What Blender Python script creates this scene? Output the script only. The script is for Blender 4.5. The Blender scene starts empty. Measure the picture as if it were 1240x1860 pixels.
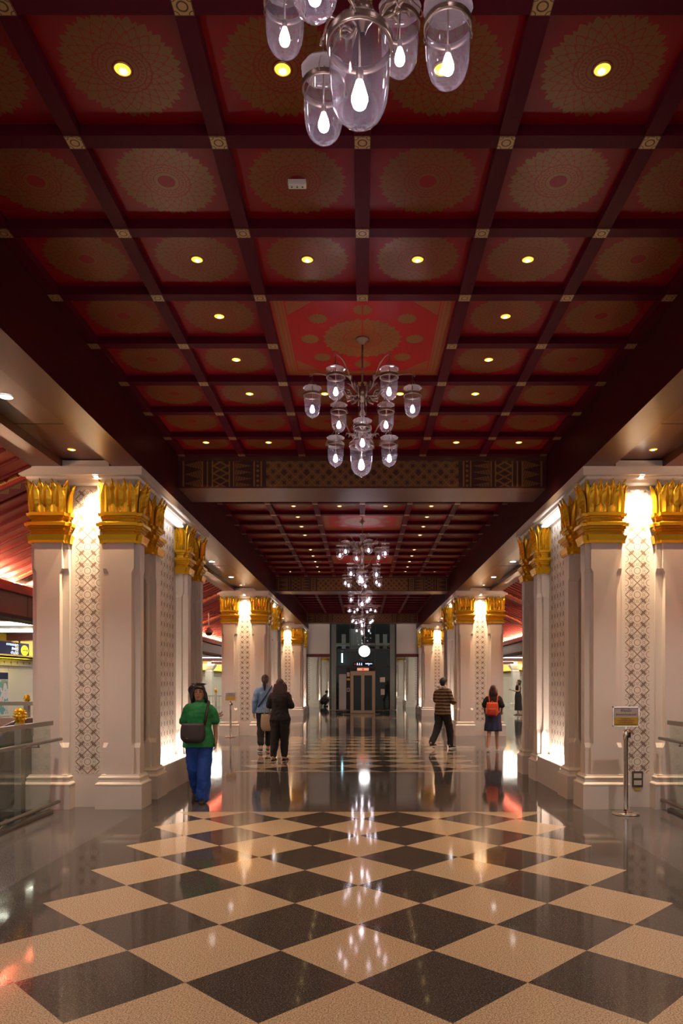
import bpy, bmesh, math, random
from mathutils import Vector, Matrix
random.seed(7)
PI = math.pi
sc = bpy.context.scene
COL = sc.collection

# ------------------------------------------------------------------ camera, world, exposure
F = 1300.0                      # focal length in pixels of the 1240x1860 frame
EYE = 1.5
cam_data = bpy.data.cameras.new('camera')
cam_data.sensor_fit = 'VERTICAL'
cam_data.sensor_height = 36.0
cam_data.lens = F / 1860 * 36.0
cam_data.shift_x = -38 / 1860
cam_data.shift_y = 309 / 1860
cam_data.clip_end = 200
cam = bpy.data.objects.new('camera', cam_data)
cam.location = (0, 0, EYE)
cam.rotation_euler = (PI / 2, 0, 0)
COL.objects.link(cam)
sc.camera = cam
world = bpy.data.worlds.new('world')
sc.world = world
world.use_nodes = True
world.node_tree.nodes['Background'].inputs[0].default_value = (1.0, 0.80, 0.76, 1)
world.node_tree.nodes['Background'].inputs[1].default_value = 0.215
sc.view_settings.view_transform = 'Standard'
sc.view_settings.look = 'None'
sc.view_settings.gamma = 1
sc.view_settings.use_curve_mapping = False
sc.view_settings.exposure = 1.9
cy = sc.cycles
cy.use_denoising = True
try:
    cy.denoiser = 'OPENIMAGEDENOISE'
except Exception:
    pass
cy.max_bounces = 9
cy.diffuse_bounces = 3
cy.glossy_bounces = 4
cy.transmission_bounces = 4
cy.transparent_max_bounces = 20
cy.sample_clamp_indirect = 4
cy.sample_clamp_direct = 0
cy.caustics_reflective = False
cy.caustics_refractive = False
cy.use_light_tree = True

# light levels (tuned together)
L_BULB = 11.0
L_DOWN = 11.0        # warm coffer downlights, spot watts
L_AISLE = 45.0       # white aisle downlights
L_HOT = 105.0         # spots over the pillar fronts
L_SLOT = 30.0        # uplights in the pillar side slots (radiance)
L_EAVE = 150.0        # strip along the red roof eaves (radiance)
L_PLATFORM = 8.0     # linear lamps of the platform corridor (radiance)

# ------------------------------------------------------------------ node helpers
class N:
    """A float socket with arithmetic that grows Math nodes."""
    def __init__(s, t, sock): s.t, s.s = t, sock
    @staticmethod
    def m(t, op, *a):
        n = t.nodes.new('ShaderNodeMath'); n.operation = op
        for i, x in enumerate(a):
            if isinstance(x, N): t.links.new(x.s, n.inputs[i])
            else: n.inputs[i].default_value = float(x)
        return N(t, n.outputs[0])
    def __add__(s, o): return N.m(s.t, 'ADD', s, o)
    __radd__ = __add__
    def __sub__(s, o): return N.m(s.t, 'SUBTRACT', s, o)
    def __rsub__(s, o): return N.m(s.t, 'SUBTRACT', o, s)
    def __mul__(s, o): return N.m(s.t, 'MULTIPLY', s, o)
    __rmul__ = __mul__
    def __truediv__(s, o): return N.m(s.t, 'DIVIDE', s, o)
    def __lt__(s, o): return N.m(s.t, 'LESS_THAN', s, o)
    def __gt__(s, o): return N.m(s.t, 'GREATER_THAN', s, o)
    def abs(s): return N.m(s.t, 'ABSOLUTE', s)
    def frac(s): return N.m(s.t, 'FRACT', s)
    def floor(s): return N.m(s.t, 'FLOOR', s)
    def round(s): return N.m(s.t, 'ROUND', s)
    def sqrt(s): return N.m(s.t, 'SQRT', s)
    def pow(s, e): return N.m(s.t, 'POWER', s, e)
    def min(s, o): return N.m(s.t, 'MINIMUM', s, o)
    def max(s, o): return N.m(s.t, 'MAXIMUM', s, o)
    def mod(s, o): return N.m(s.t, 'FLOORED_MODULO', s, o)
    def sin(s): return N.m(s.t, 'SINE', s)
    def near(s, c, w): return (s - c).abs() < w
    def clamp(s):
        r = N.m(s.t, 'ADD', s, 0); r.s.node.use_clamp = True; return r

def OR(*a):
    r = a[0]
    for x in a[1:]: r = r.max(x)
    return r

def new_mat(name):
    m = bpy.data.materials.new(name); m.use_nodes = True
    t = m.node_tree
    return m, t, t.nodes['Principled BSDF']

def coord(t, kind='UV'):
    n = t.nodes.new('ShaderNodeTexCoord')
    x = t.nodes.new('ShaderNodeSeparateXYZ')
    t.links.new(n.outputs[kind], x.inputs[0])
    return N(t, x.outputs[0]), N(t, x.outputs[1]), N(t, x.outputs[2]), n.outputs[kind]

def mixc(t, f, a, b):
    n = t.nodes.new('ShaderNodeMix'); n.data_type = 'RGBA'
    for sock, v in ((n.inputs[0], f), (n.inputs[6], a), (n.inputs[7], b)):
        if isinstance(v, N): t.links.new(v.s, sock)
        elif hasattr(v, 'links'): t.links.new(v, sock)
        elif isinstance(v, (int, float)): sock.default_value = v
        else: sock.default_value = (*v, 1) if len(v) == 3 else v
    return n.outputs[2]

def noise(t, vec, scale, detail=2, rough=0.5):
    n = t.nodes.new('ShaderNodeTexNoise'); n.inputs['Scale'].default_value = scale
    n.inputs['Detail'].default_value = detail; n.inputs['Roughness'].default_value = rough
    if vec is not None: t.links.new(vec, n.inputs['Vector'])
    return N(t, n.outputs['Fac'])

def voro(t, vec, scale):
    n = t.nodes.new('ShaderNodeTexVoronoi'); n.inputs['Scale'].default_value = scale
    t.links.new(vec, n.inputs['Vector'])
    return n

def setin(t, b, **kw):
    names = dict(color='Base Color', rough='Roughness', metal='Metallic', spec='Specular IOR Level', coat='Coat Weight', coat_rough='Coat Roughness')
    for k, v in kw.items():
        s = b.inputs[names[k]]
        if isinstance(v, N): t.links.new(v.s, s)
        elif hasattr(v, 'links'): t.links.new(v, s)
        elif isinstance(v, (int, float)): s.default_value = v
        else: s.default_value = (*v, 1)

def bump(t, b, h, dist=0.002, strength=0.5):
    n = t.nodes.new('ShaderNodeBump'); n.inputs['Distance'].default_value = dist; n.inputs['Strength'].default_value = strength
    t.links.new(h.s if isinstance(h, N) else h, n.inputs['Height']); t.links.new(n.outputs[0], b.inputs['Normal'])

def plain(name, color, rough=0.5, metal=0.0, var=0.0, scale=6.0, spec=0.5, bmp=0.0):
    m, t, b = new_mat(name)
    if var or bmp:
        _, _, _, v = coord(t, 'Object')
        f = noise(t, v, scale, 4)
        lo = tuple(c * (1 - var) for c in color); hi = tuple(min(1, c * (1 + var)) for c in color)
        setin(t, b, color=mixc(t, f, lo, hi))
        if bmp: bump(t, b, noise(t, v, scale * 12, 3), bmp)
    else:
        setin(t, b, color=color)
    setin(t, b, rough=rough, metal=metal, spec=spec)
    return m

def emit(name, color, strength):
    m = bpy.data.materials.new(name); m.use_nodes = True
    t = m.node_tree; t.nodes.clear()
    e = t.nodes.new('ShaderNodeEmission'); e.inputs[0].default_value = (*color, 1); e.inputs[1].default_value = strength
    o = t.nodes.new('ShaderNodeOutputMaterial'); t.links.new(e.outputs[0], o.inputs[0])
    return m

def thin_glass(name, tint=(1, 1, 1), haze=0.06, haze_col=(.9, .85, .9), rough=0.02, f0=1.45, emphasize=1.0):
    """A thin clear pane: transparent, fresnel reflection, a tinted haze mixed in so it glows."""
    m = bpy.data.materials.new(name); m.use_nodes = True
    t = m.node_tree; t.nodes.clear()
    tr = t.nodes.new('ShaderNodeBsdfTransparent'); tr.inputs[0].default_value = (*tint, 1)
    gl = t.nodes.new('ShaderNodeBsdfGlossy'); gl.inputs['Roughness'].default_value = rough
    df = t.nodes.new('ShaderNodeBsdfTranslucent'); df.inputs[0].default_value = (*haze_col, 1)
    d2 = t.nodes.new('ShaderNodeBsdfDiffuse'); d2.inputs[0].default_value = (*haze_col, 1)
    fr = t.nodes.new('ShaderNodeFresnel'); geo = t.nodes.new('ShaderNodeNewGeometry')
    ior = N.m(t, 'MULTIPLY_ADD', N(t, geo.outputs['Backfacing']), 1 / f0 - f0, f0)
    t.links.new(ior.s, fr.inputs[0])
    lw = t.nodes.new('ShaderNodeLayerWeight'); lw.inputs[0].default_value = 0.3
    hz = N.m(t, 'MULTIPLY_ADD', N(t, lw.outputs['Facing']), haze * 3, haze)  # haze mixed in so the glass glows from nearby lamps, more at rims
    ms0 = t.nodes.new('ShaderNodeMixShader'); ms0.inputs[0].default_value = 0.5
    t.links.new(df.outputs[0], ms0.inputs[1]); t.links.new(d2.outputs[0], ms0.inputs[2])
    ms = t.nodes.new('ShaderNodeMixShader'); t.links.new(hz.s, ms.inputs[0])
    t.links.new(tr.outputs[0], ms.inputs[1]); t.links.new(ms0.outputs[0], ms.inputs[2])
    mg = t.nodes.new('ShaderNodeMixShader')
    ff = N(t, fr.outputs[0]) * emphasize
    ff.s.node.use_clamp = True
    t.links.new(ff.s, mg.inputs[0])
    t.links.new(ms.outputs[0], mg.inputs[1]); t.links.new(gl.outputs[0], mg.inputs[2])
    o = t.nodes.new('ShaderNodeOutputMaterial'); t.links.new(mg.outputs[0], o.inputs[0])
    return m

# ------------------------------------------------------------------ mesh helpers
class MB:
    """Collects faces (with material index and uv) and links them as one mesh."""
    def __init__(s): s.v, s.f, s.mi, s.uv, s.sm = [], [], [], [], []
    def face(s, pts, mi=0, uv=None, smooth=False):
        i = len(s.v); s.v += [tuple(p) for p in pts]
        s.f.append(list(range(i, i + len(pts)))); s.mi.append(mi); s.uv.append(uv); s.sm.append(smooth)
    def grid(s, rows, mi=0, close=False, smooth=True, cap0=False, cap1=False):
        """rows: list of rings of points; close joins each ring."""
        b = len(s.v); n = len(rows[0])
        for r in rows: s.v += [tuple(p) for p in r]
        m = n if close else n - 1
        for j in range(len(rows) - 1):
            for i in range(m):
                k = (i + 1) % n
                s.f.append([b + j * n + i, b + j * n + k, b + (j + 1) * n + k, b + (j + 1) * n + i]); s.mi.append(mi); s.uv.append(None); s.sm.append(smooth)
        if cap0: s.f.append([b + i for i in range(n)][::-1]); s.mi.append(mi); s.uv.append(None); s.sm.append(False)
        if cap1: s.f.append([b + (len(rows) - 1) * n + i for i in range(n)]); s.mi.append(mi); s.uv.append(None); s.sm.append(False)
    def box(s, x0, x1, y0, y1, z0, z1, mi=0, skip=''):
        if x0 > x1: x0, x1 = x1, x0
        if y0 > y1: y0, y1 = y1, y0
        P = lambda x, y, z: (x, y, z)
        F = {'-z': [P(x0, y0, z0), P(x0, y1, z0), P(x1, y1, z0), P(x1, y0, z0)], '+z': [P(x0, y0, z1), P(x1, y0, z1), P(x1, y1, z1), P(x0, y1, z1)],
             '-y': [P(x0, y0, z0), P(x1, y0, z0), P(x1, y0, z1), P(x0, y0, z1)], '+y': [P(x1, y1, z0), P(x0, y1, z0), P(x0, y1, z1), P(x1, y1, z1)],
             '-x': [P(x0, y1, z0), P(x0, y0, z0), P(x0, y0, z1), P(x0, y1, z1)], '+x': [P(x1, y0, z0), P(x1, y1, z0), P(x1, y1, z1), P(x1, y0, z1)]}
        b = len(s.v)
        for k, q in F.items():
            if k in skip.split(): continue
            s.face(q, mi)
    def frustum(s, r0, z0, r1, z1, mi=0, caps=True):
        """rects r=(x0,x1,y0,y1) at z0 and z1."""
        def ring(r, z): return [(r[0], r[2], z), (r[1], r[2], z), (r[1], r[3], z), (r[0], r[3], z)]
        s.grid([ring(r0, z0), ring(r1, z1)], mi, True, False, caps, caps)
    def profile(s, rect, prof, mi=0):
        """stack of rects: rect grown by o at height z for (o, z) in prof."""
        x0, x1, y0, y1 = rect
        rows = [[(x0 - o, y0 - o, z), (x1 + o, y0 - o, z), (x1 + o, y1 + o, z), (x0 - o, y1 + o, z)] for o, z in prof]
        s.grid(rows, mi, True, False, True, True)
    def prism(s, poly, z0, z1, mi=0):
        s.grid([[(x, y, z0) for x, y in poly], [(x, y, z1) for x, y in poly]], mi, True, False, True, True)
    def lathe(s, prof, c=(0, 0, 0), n=24, mi=0, cap0=False, cap1=False, smooth=True):
        rows = []
        for r, z in prof:
            r = max(r, 1e-4)
            rows.append([(c[0] + r * math.cos(2 * PI * i / n), c[1] + r * math.sin(2 * PI * i / n), c[2] + z) for i in range(n)])
        s.grid(rows, mi, True, smooth, cap0, cap1)
    def tube(s, pts, rad, n=8, mi=0, smooth=True):
        pts = [Vector(p) for p in pts]
        if not hasattr(rad, '__len__'): rad = [rad] * len(pts)
        rows = []; up = None
        for i, p in enumerate(pts):
            d = (pts[min(i + 1, len(pts) - 1)] - pts[max(i - 1, 0)]).normalized()
            if up is None:
                up = Vector((0, 0, 1)) if abs(d.z) < 0.95 else Vector((1, 0, 0))
            a = d.cross(up); a = a.normalized() if a.length > 1e-6 else Vector((1, 0, 0))
            up = a.cross(d).normalized()
            rows.append([tuple(p + (a * math.cos(2 * PI * k / n) + up * math.sin(2 * PI * k / n)) * rad[i]) for k in range(n)])
        s.grid(rows, mi, True, smooth, True, True)
    def sphere(s, c, r, n=12, mi=0, squash=(1, 1, 1)):
        rows = []
        for j in range(n // 2 + 1):
            a = -PI / 2 + PI * j / (n // 2)
            rr = max(math.cos(a), 1e-3) * r
            rows.append([(c[0] + rr * math.cos(2 * PI * i / n) * squash[0], c[1] + rr * math.sin(2 * PI * i / n) * squash[1], c[2] + r * math.sin(a) * squash[2]) for i in range(n)])
        s.grid(rows, mi, True, True, True, True)
    def mesh(s, name, mats, merge=True, recalc=True, flip_x=False):
        me = bpy.data.meshes.new(name)
        v = [(-x, y, z) for x, y, z in s.v] if flip_x else s.v
        f = [x[::-1] for x in s.f] if flip_x else s.f
        me.from_pydata(v, [], f)
        for m in (mats if isinstance(mats, (list, tuple)) else [mats]): me.materials.append(m)
        me.polygons.foreach_set('material_index', s.mi)
        me.polygons.foreach_set('use_smooth', s.sm)
        if any(u is not None for u in s.uv):
            L = me.uv_layers.new(name='UVMap')
            for p, u in zip(me.polygons, s.uv):
                if u is not None:
                    u = u[::-1] if flip_x else u
                    for k, li in enumerate(p.loop_indices): L.data[li].uv = u[k]
        if merge or recalc:
            bm = bmesh.new(); bm.from_mesh(me)
            if merge: bmesh.ops.remove_doubles(bm, verts=bm.verts, dist=1e-5)
            if recalc: bmesh.ops.recalc_face_normals(bm, faces=bm.faces)
            bm.to_mesh(me); bm.free()
        me.update()
        return me
    def build(s, name, mats, parent=None, loc=None, **kw):
        return link(name, s.mesh(name, mats, **kw), parent, loc)

def link(name, data, parent=None, loc=None, rz=0):
    o = bpy.data.objects.new(name, data); COL.objects.link(o)
    if parent is not None: o.parent = parent
    if loc is not None: o.location = loc
    if rz: o.rotation_euler = (0, 0, rz)
    return o

def tag(o, label=None, cat=None, group=None, kind=None):
    if label: o['label'] = label
    if cat: o['category'] = cat
    if group: o['group'] = group
    if kind: o['kind'] = kind
    return o

def thing(name, label, cat, loc=(0, 0, 0), rz=0, group=None):
    o = link(name, None, None, loc, rz)
    return tag(o, label, cat, group)

def struct(name, mb, mats, **kw):
    o = mb.build(name, mats, **kw); o['kind'] = 'structure'; return o

def copy_tree(o, parent=None):
    c = o.copy(); COL.objects.link(c); c.parent = parent
    for ch in o.children: copy_tree(ch, c)
    return c

def spot(name, parent, loc, watts, color, angle=110, blend=0.6, radius=0.03, rot=(0, 0, 0)):
    d = bpy.data.lights.new(name, 'SPOT'); d.energy = watts; d.color = color
    d.spot_size = math.radians(angle); d.spot_blend = blend; d.shadow_soft_size = radius
    o = bpy.data.objects.new(name, d); COL.objects.link(o); o.parent = parent; o.location = loc; o.rotation_euler = rot
    return o


def text_mesh(name, body, size, mat, parent, loc, rot=(PI / 2, 0, 0), align='CENTER', depth=0.0008):
    c = bpy.data.curves.new(name, 'FONT'); c.body = body; c.size = size; c.align_x = align; c.align_y = 'CENTER'
    c.extrude = depth; c.resolution_u = 3
    tmp = bpy.data.objects.new(name + '_tmp', c); COL.objects.link(tmp)
    dg = bpy.context.evaluated_depsgraph_get(); dg.update()
    me = bpy.data.meshes.new_from_object(tmp.evaluated_get(dg))
    bpy.data.objects.remove(tmp); bpy.data.curves.remove(c)
    me.name = name; me.materials.clear(); me.materials.append(mat)
    o = link(name, me, parent, loc); o.rotation_euler = rot
    return o
# ------------------------------------------------------------------ dimensions
PERIOD = 11.5
XW = 2.60            # inner face of the long beams
Z_BEAM = 4.045       # underside of the long beams
Z_GRID = EYE + 3.187 # underside of the coffer ribs
Z_PANEL = EYE + 3.253
SX = 0.848
D_END = 34.6

# ------------------------------------------------------------------ materials
def mat_floor():
    m, t, b = new_mat('polished_granite')
    x, y, z, vec = coord(t, 'Object')
    D = 0.855
    xc = x + 0.03
    def field(d0, ya, yb):
        dd = y - d0
        p = ((xc + dd) / D).round(); q = ((xc - dd) / D).round()
        even = ((p + q) * 0.5).frac() < 0.25
        return even * ((p + q).abs() < 4.5) * (y > ya) * (y < yb)
    beige = OR(field(4.0, -20, 8.277), field(11.95, 11.95, 19.645), field(23.3, 23.3, 31.85))
    s1 = noise(t, vec, 125, 3, 0.7); s2 = voro(t, vec, 120); s3 = noise(t, vec, 420, 1)
    cr = N(t, s2.outputs['Distance'])
    grain = (s1 * 1.7 - 0.35).clamp()
    bcol = mixc(t, ((s1 - 0.38) * 5.0).clamp(), (0.17, 0.120, 0.082), (0.52, 0.395, 0.28))
    dcol = mixc(t, ((s1 - 0.52) * 5.0).clamp(), (0.043, 0.037, 0.035), (0.22, 0.185, 0.17))
    ocol = mixc(t, ((s1 - 0.45) * 5.0).clamp(), (0.050, 0.043, 0.046), (0.20, 0.177, 0.185))
    infield = OR((y < 8.277), (y > 11.95) * (y < 19.645), (y > 23.3) * (y < 31.85)) * (xc.abs() < 2.56)
    wide = mixc(t, infield, ocol, dcol)
    # tile joints of the plain granite
    j = OR(x.near(-2.43, 0.004), x.near(2.43, 0.004), y.near(8.43, 0.004), y.near(11.8, 0.004), y.near(10.1, 0.003), y.near(19.8, 0.004), y.near(23.15, 0.004),
           ((x - 2.43) / 1.2).frac().near(0.5, 0.003) * (x.abs() > 2.43), ((y - 8.43) / 1.7).frac().near(0.5, 0.002) * (x.abs() > 2.43))
    wide = mixc(t, j * 0.8 * (1 - infield), wide, (0.01, 0.01, 0.01))
    plat = x.abs() > 5.95
    band = ((y / 6.0).frac()) < 0.16
    pc = mixc(t, band, (0.42, 0.38, 0.33), (0.06, 0.055, 0.055))
    wide = mixc(t, plat, wide, pc)
    setin(t, b, color=mixc(t, beige, wide, bcol))
    wear = noise(t, vec, 1.3, 3)
    side = (x.abs() > 2.43) * (y < 8.43) * (1 - beige)
    setin(t, b, rough=N.m(t, 'MULTIPLY_ADD', wear, 0.06, 0.035) + side * 0.06, spec=0.30 - beige * 0.20)
    return m

def medallion(t, u, v, R=0.86):
    """gold factor of a lotus medallion in uv of -1..1"""
    r = (u * u + v * v).sqrt()
    th = N.m(t, 'ARCTAN2', v, u)
    def edge(n, ph, R, dep, e=1.3):
        k = ((th * (n / (2 * PI)) + ph).frac() - 0.5).abs() * 2
        return (1 - k.pow(e) * dep) * R
    e1 = edge(24, 0.0, R, 0.17).max(edge(24, 0.5, R * 0.97, 0.25, 1.0))
    gold = r < e1
    dark = None
    for n, ph, rr, dep in ((24, 0.5, 0.86, 0.20), (24, 0.0, 0.74, 0.22), (24, 0.5, 0.62, 0.22), (16, 0.0, 0.5, 0.2)):
        l = (edge(n, ph, rr * R, dep) - r - 0.012).abs() < 0.013
        dark = l if dark is None else dark.max(l)
    dark = OR(dark, r.near(0.40, 0.012), r.near(0.33, 0.010), r.near(0.22, 0.012))
    dots = (((th * (28 / (2 * PI))).frac() - 0.5).abs() < 0.28) * r.near(0.275, 0.022)
    dark = dark.max(dots)
    tex = ((th * (96 / (2 * PI))).frac() - 0.5).abs() * ((r * 40).frac() - 0.5).abs()
    gold = gold * (r > 0.15)
    return gold, dark, tex

RED = (0.23, 0.004, 0.009)
RED_BULBLIT = (0.40, 0.012, 0.016)  # red of the chandelier panels, brightened to paint in bulb light
MAROON = (0.078, 0.005, 0.014)
GOLD = (0.185, 0.078, 0.020)

def finish_gold(t, b, gold, dark, red, tex=None, g=GOLD):
    f = gold * (1 - dark * 0.75)
    if tex is not None: f = f * (1 - tex * 1.6)
    f.s.node.use_clamp = True
    setin(t, b, color=mixc(t, f, red, g), rough=0.36 - f * 0.06, metal=f * 0.12, spec=0.13)

def mat_coffer():
    m, t, b = new_mat('red_panel_gold_lotus')
    u, v, _, _ = coord(t, 'UV')
    g, d, tex = medallion(t, u, v)
    finish_gold(t, b, g, d, RED, tex)
    return m

def mat_big_coffer():
    m, t, b = new_mat('red_panel_gold_garland')
    u, v, _, _ = coord(t, 'UV')
    g, d, tex = medallion(t, u * 1.8, v * 1.8)
    au, av = u.abs(), v.abs()
    def small(cx, cyy, R):
        uu, vv = au - cx, av - cyy
        r = (uu * uu + vv * vv).sqrt(); th = N.m(t, 'ARCTAN2', vv, uu)
        k = ((th * (14 / (2 * PI))).frac() - 0.5).abs() * 2
        return r < (1 - k * 0.22) * R
    g = OR(g, small(0, 0.66, 0.115), small(0.62, 0.0, 0.115), small(0.5, 0.47, 0.115))
    mx = au.max(av)
    border = (mx > 0.85) * (mx < 0.985)
    bd = OR(mx.near(0.872, 0.008), mx.near(0.962, 0.008), ((au * 18).frac().near(0.5, 0.1) + (av * 18).frac().near(0.5, 0.1)) * mx.near(0.917, 0.016))
    corner = ((au + av) > 1.38) * (mx < 0.83)
    cd = (((au + av) * 22).frac() < 0.3)
    seam = OR(au < 0.008)
    g = OR(g, border, corner) * (1 - seam)
    finish_gold(t, b, g, OR(d, bd * border, cd * corner), RED_BULBLIT, None, (0.26, 0.115, 0.035))  # red and gold lightened here, bulb light put into the colour
    return m

def mat_rosette():
    m, t, b = new_mat('gilded_rosette')
    u, v, _, _ = coord(t, 'UV')
    r = (u * u + v * v).sqrt()
    cor = ((u.abs() - 0.92).pow(2) + (v.abs() - 0.92).pow(2)).sqrt()
    d = OR(r.near(0.52, 0.085), cor.near(0.42, 0.05), u.abs().max(v.abs()) > 0.93)
    setin(t, b, color=mixc(t, d, (0.42, 0.25, 0.09), (0.06, 0.02, 0.015)), rough=0.4, metal=0.2)
    return m

def mat_lattice():
    m, t, b = new_mat('white_panel_bronze_lattice')
    u, v, _, _ = coord(t, 'UV')           # u in -0.5..0.5 across, v in diamonds
    au = u.abs(); av = (v.frac() - 0.5).abs()
    s = au + av
    out = s > 0.5
    u2 = out * (0.5 - au) + (1 - out) * au
    v2 = out * (0.5 - av) + (1 - out) * av
    r = (u2 * u2 + v2 * v2).sqrt()
    def dist(a, c): return ((u2 - a).pow(2) + (v2 - c).pow(2)).sqrt()
    hv = OR(dist(.078, .275) < .094, (v2 > .265) * (u2 < (.478 - v2) * .92))
    hu = OR(dist(.275, .078) < .094, (u2 > .265) * (v2 < (.478 - u2) * .92))
    heart = hv.max(hu)
    fill = (r > .205) * (1 - heart)
    curl = OR(dist(0, .275).near(.040, .009), dist(.275, 0).near(.040, .009), dist(.078, .275).near(.060, .008) * (u2 > .055), dist(.275, .078).near(.060, .008) * (v2 > .055)) * heart
    d = OR((s - .5).abs() < .023, fill * .92, curl * .9, r.near(.128, .011)) * (au < 0.5)
    setin(t, b, color=mixc(t, d, (0.74, 0.665, 0.60), (0.20, 0.125, 0.092)), rough=0.45)
    return m

def mat_beam_face():
    """gold stencil of the cross beams; uv in metres, u from the middle, v from the lower edge"""
    m, t, b = new_mat('gold_stencil_beam')
    u, v, _, _ = coord(t, 'UV')
    au = u.abs()
    P = 0.158
    a = ((u + v) / P).frac() - 0.5; c = ((u - v) / P).frac() - 0.5
    lines = OR(a.abs() > 0.46, c.abs() > 0.46)
    fl = OR((a.abs() < 0.26) * (c.abs() < 0.09), (c.abs() < 0.26) * (a.abs() < 0.09))
    P2 = P * 2
    box = OR((((u) / P2).frac() - 0.5).abs() + (((v - 0.06) / P2).frac() - 0.5).abs() < 0.16)
    mid = au < 1.36
    base = mid * (1 - fl.max(box * 0.9)) * (0.55 + lines * 0.6)
    e = au - 1.36
    strip = OR(e.near(0.07, 0.012), e.near(0.17, 0.012), e.near(0.46, 0.01), e.near(0.52, 0.01), e.near(0.76, 0.01), e.near(0.83, 0.01), e.near(0.90, 0.01), e.near(1.17, 0.012))
    zig = ((e / 0.2).frac() - 0.5).abs() * 2
    zz = OR(((v / 0.105).frac() - ((e - 0.55) / 0.2).abs().frac()).abs() < 0.12, ((1 - (v / 0.105).frac()) - ((e - 0.55) / 0.2).abs().frac()).abs() < 0.12) * (e > 0.53) * (e < 0.75)
    dot = ((e - 0.12).pow(2) + ((v / 0.07).frac() * 0.07 - 0.035).pow(2)).sqrt() < 0.02
    flame = (((v / 0.09).frac() - 0.5).abs() * 2) < ((e - 0.20) / 0.25).clamp()
    flame = flame * (e > 0.19) * (e < 0.44) * (0.5 + ((e * 26 + v * 9).frac() < 0.5) * 0.5)
    flame2 = (((v / 0.13).frac() - 0.5).abs() * 2) < (1 - (e - 0.92) / 0.24).clamp()
    flame2 = flame2 * (e > 0.91) * (e < 1.15) * (0.4 + ((e * 30 - v * 12).frac() < 0.5) * 0.6)
    ends = OR(strip, zz * 0.8, dot, flame * 0.8, flame2 * 0.8) * (e > 0)
    f = OR(base, ends).clamp()
    setin(t, b, color=mixc(t, f, (0.055, 0.010, 0.009), (0.27, 0.125, 0.03)), rough=0.42, metal=f * 0.25)
    return m

def mat_gable():
    """red beam with a row of gold triangles; uv in metres"""
    m, t, b = new_mat('red_beam_gold_triangles')
    u, v, _, _ = coord(t, 'UV')
    k = ((u / 0.16).frac() - 0.5).abs() * 2
    tri = (v > 0.06) * ((v - 0.06) / 0.13 < 1 - k)
    d = (((v - 0.06) / 0.13 + k) * 3).frac() < 0.22
    flw = (((u / 0.12).frac() - 0.5).pow(2) + (((v - 0.3) / 0.12).frac() - 0.5).pow(2)).sqrt() < 0.3
    f = OR(tri * (1 - d), flw * (v > 0.26) * 0.5)
    setin(t, b, color=mixc(t, f, (0.33, 0.022, 0.018), (0.5, 0.28, 0.06)), rough=0.45)
    return m

M = {}
M['floor'] = mat_floor()
M['coffer'] = mat_coffer()
M['bigcoffer'] = mat_big_coffer()
M['rosette'] = mat_rosette()
M['lattice'] = mat_lattice()
M['beamface'] = mat_beam_face()
M['gable'] = mat_gable()
M['rib'] = plain('maroon_satin_paint', MAROON, 0.40, var=0.12, scale=2, spec=0.04)
M['beam'] = plain('dark_maroon_beam', (0.050, 0.0045, 0.006), 0.40, var=0.15, scale=1.2, spec=0.06)
M['soffit'] = plain('maroon_panel', (0.085, 0.022, 0.018), 0.30, var=0.1, scale=1.5)
M['soffit2'] = plain('brown_satin_panel', (0.095, 0.028, 0.018), 0.34, var=0.1, scale=1.5, spec=0.3)
M['rafter'] = plain('red_rafter', (0.20, 0.016, 0.014), 0.5, var=0.15, scale=3)
M['roofboard'] = plain('red_roof_boards', (0.50, 0.13, 0.10), 0.5, var=0.15, scale=3)
M['gap'] = plain('dark_gap', (0.02, 0.006, 0.006), 0.7)
M['fascia'] = plain('maroon_fascia', (0.13, 0.022, 0.018), 0.45, var=0.1)
M['white'] = plain('white_painted_plaster', (0.72, 0.635, 0.575), 0.42, var=0.03, scale=3)
M['white2'] = plain('cream_plaster', (0.74, 0.68, 0.60), 0.5, var=0.03, scale=2)
M['gold'] = plain('gilding', (0.82, 0.47, 0.022), 0.27, metal=0.75, var=0.14, scale=6)
M['black'] = plain('black', (0.012, 0.012, 0.013), 0.5)
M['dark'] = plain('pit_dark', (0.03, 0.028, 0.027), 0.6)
M['steel'] = plain('brushed_steel', (0.33, 0.30, 0.27), 0.30, metal=0.9, var=0.08, scale=30)
M['chrome'] = plain('chrome', (0.82, 0.78, 0.74), 0.09, metal=1.0)
M['bronze'] = plain('aged_bronze', (0.27, 0.19, 0.15), 0.32, metal=0.85, var=0.2, scale=20)
M['bell'] = thin_glass('bell_glass', (0.97, 0.95, 0.97), 0.021, (0.93, 0.80, 0.95), 0.02, 1.5, 1.5)  # violet-white haze puts the bulbs' glow into the glass
M['pane'] = thin_glass('clear_pane', (0.90, 0.95, 0.91), 0.012, (0.8, 0.85, 0.8), 0.01, 1.5)
M['darkpane'] = thin_glass('tinted_pane', (0.60, 0.68, 0.66), 0.006, (0.5, 0.65, 0.6), 0.02, 1.28, 1.0)
M['bulb'] = emit('bulb_glow', (1.0, 0.90, 0.98), L_BULB)
M['warm_lens'] = emit('warm_lens', (1.0, 0.52, 0.035), .8)
M['hot_lens'] = emit('warm_lens_core', (1.0, 0.80, 0.42), 4.0)
M['white_lens'] = emit('white_lens', (1.0, 0.92, 0.90), 6.0)
M['slot_glow'] = emit('slot_glow', (1.0, 0.84, 0.70), L_SLOT)
M['eave_lamp'] = emit('eave_lamp', (1.0, 0.62, 0.36), L_EAVE)
M['tube_lamp'] = emit('tube_lamp', (1.0, 0.95, 0.82), L_PLATFORM)
M['far_fill'] = emit('far_fill', (0.95, 1.0, 0.86), 9.0)
M['trimring'] = plain('brass_trim_ring', (0.6, 0.36, 0.12), 0.3, metal=0.7)

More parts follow.
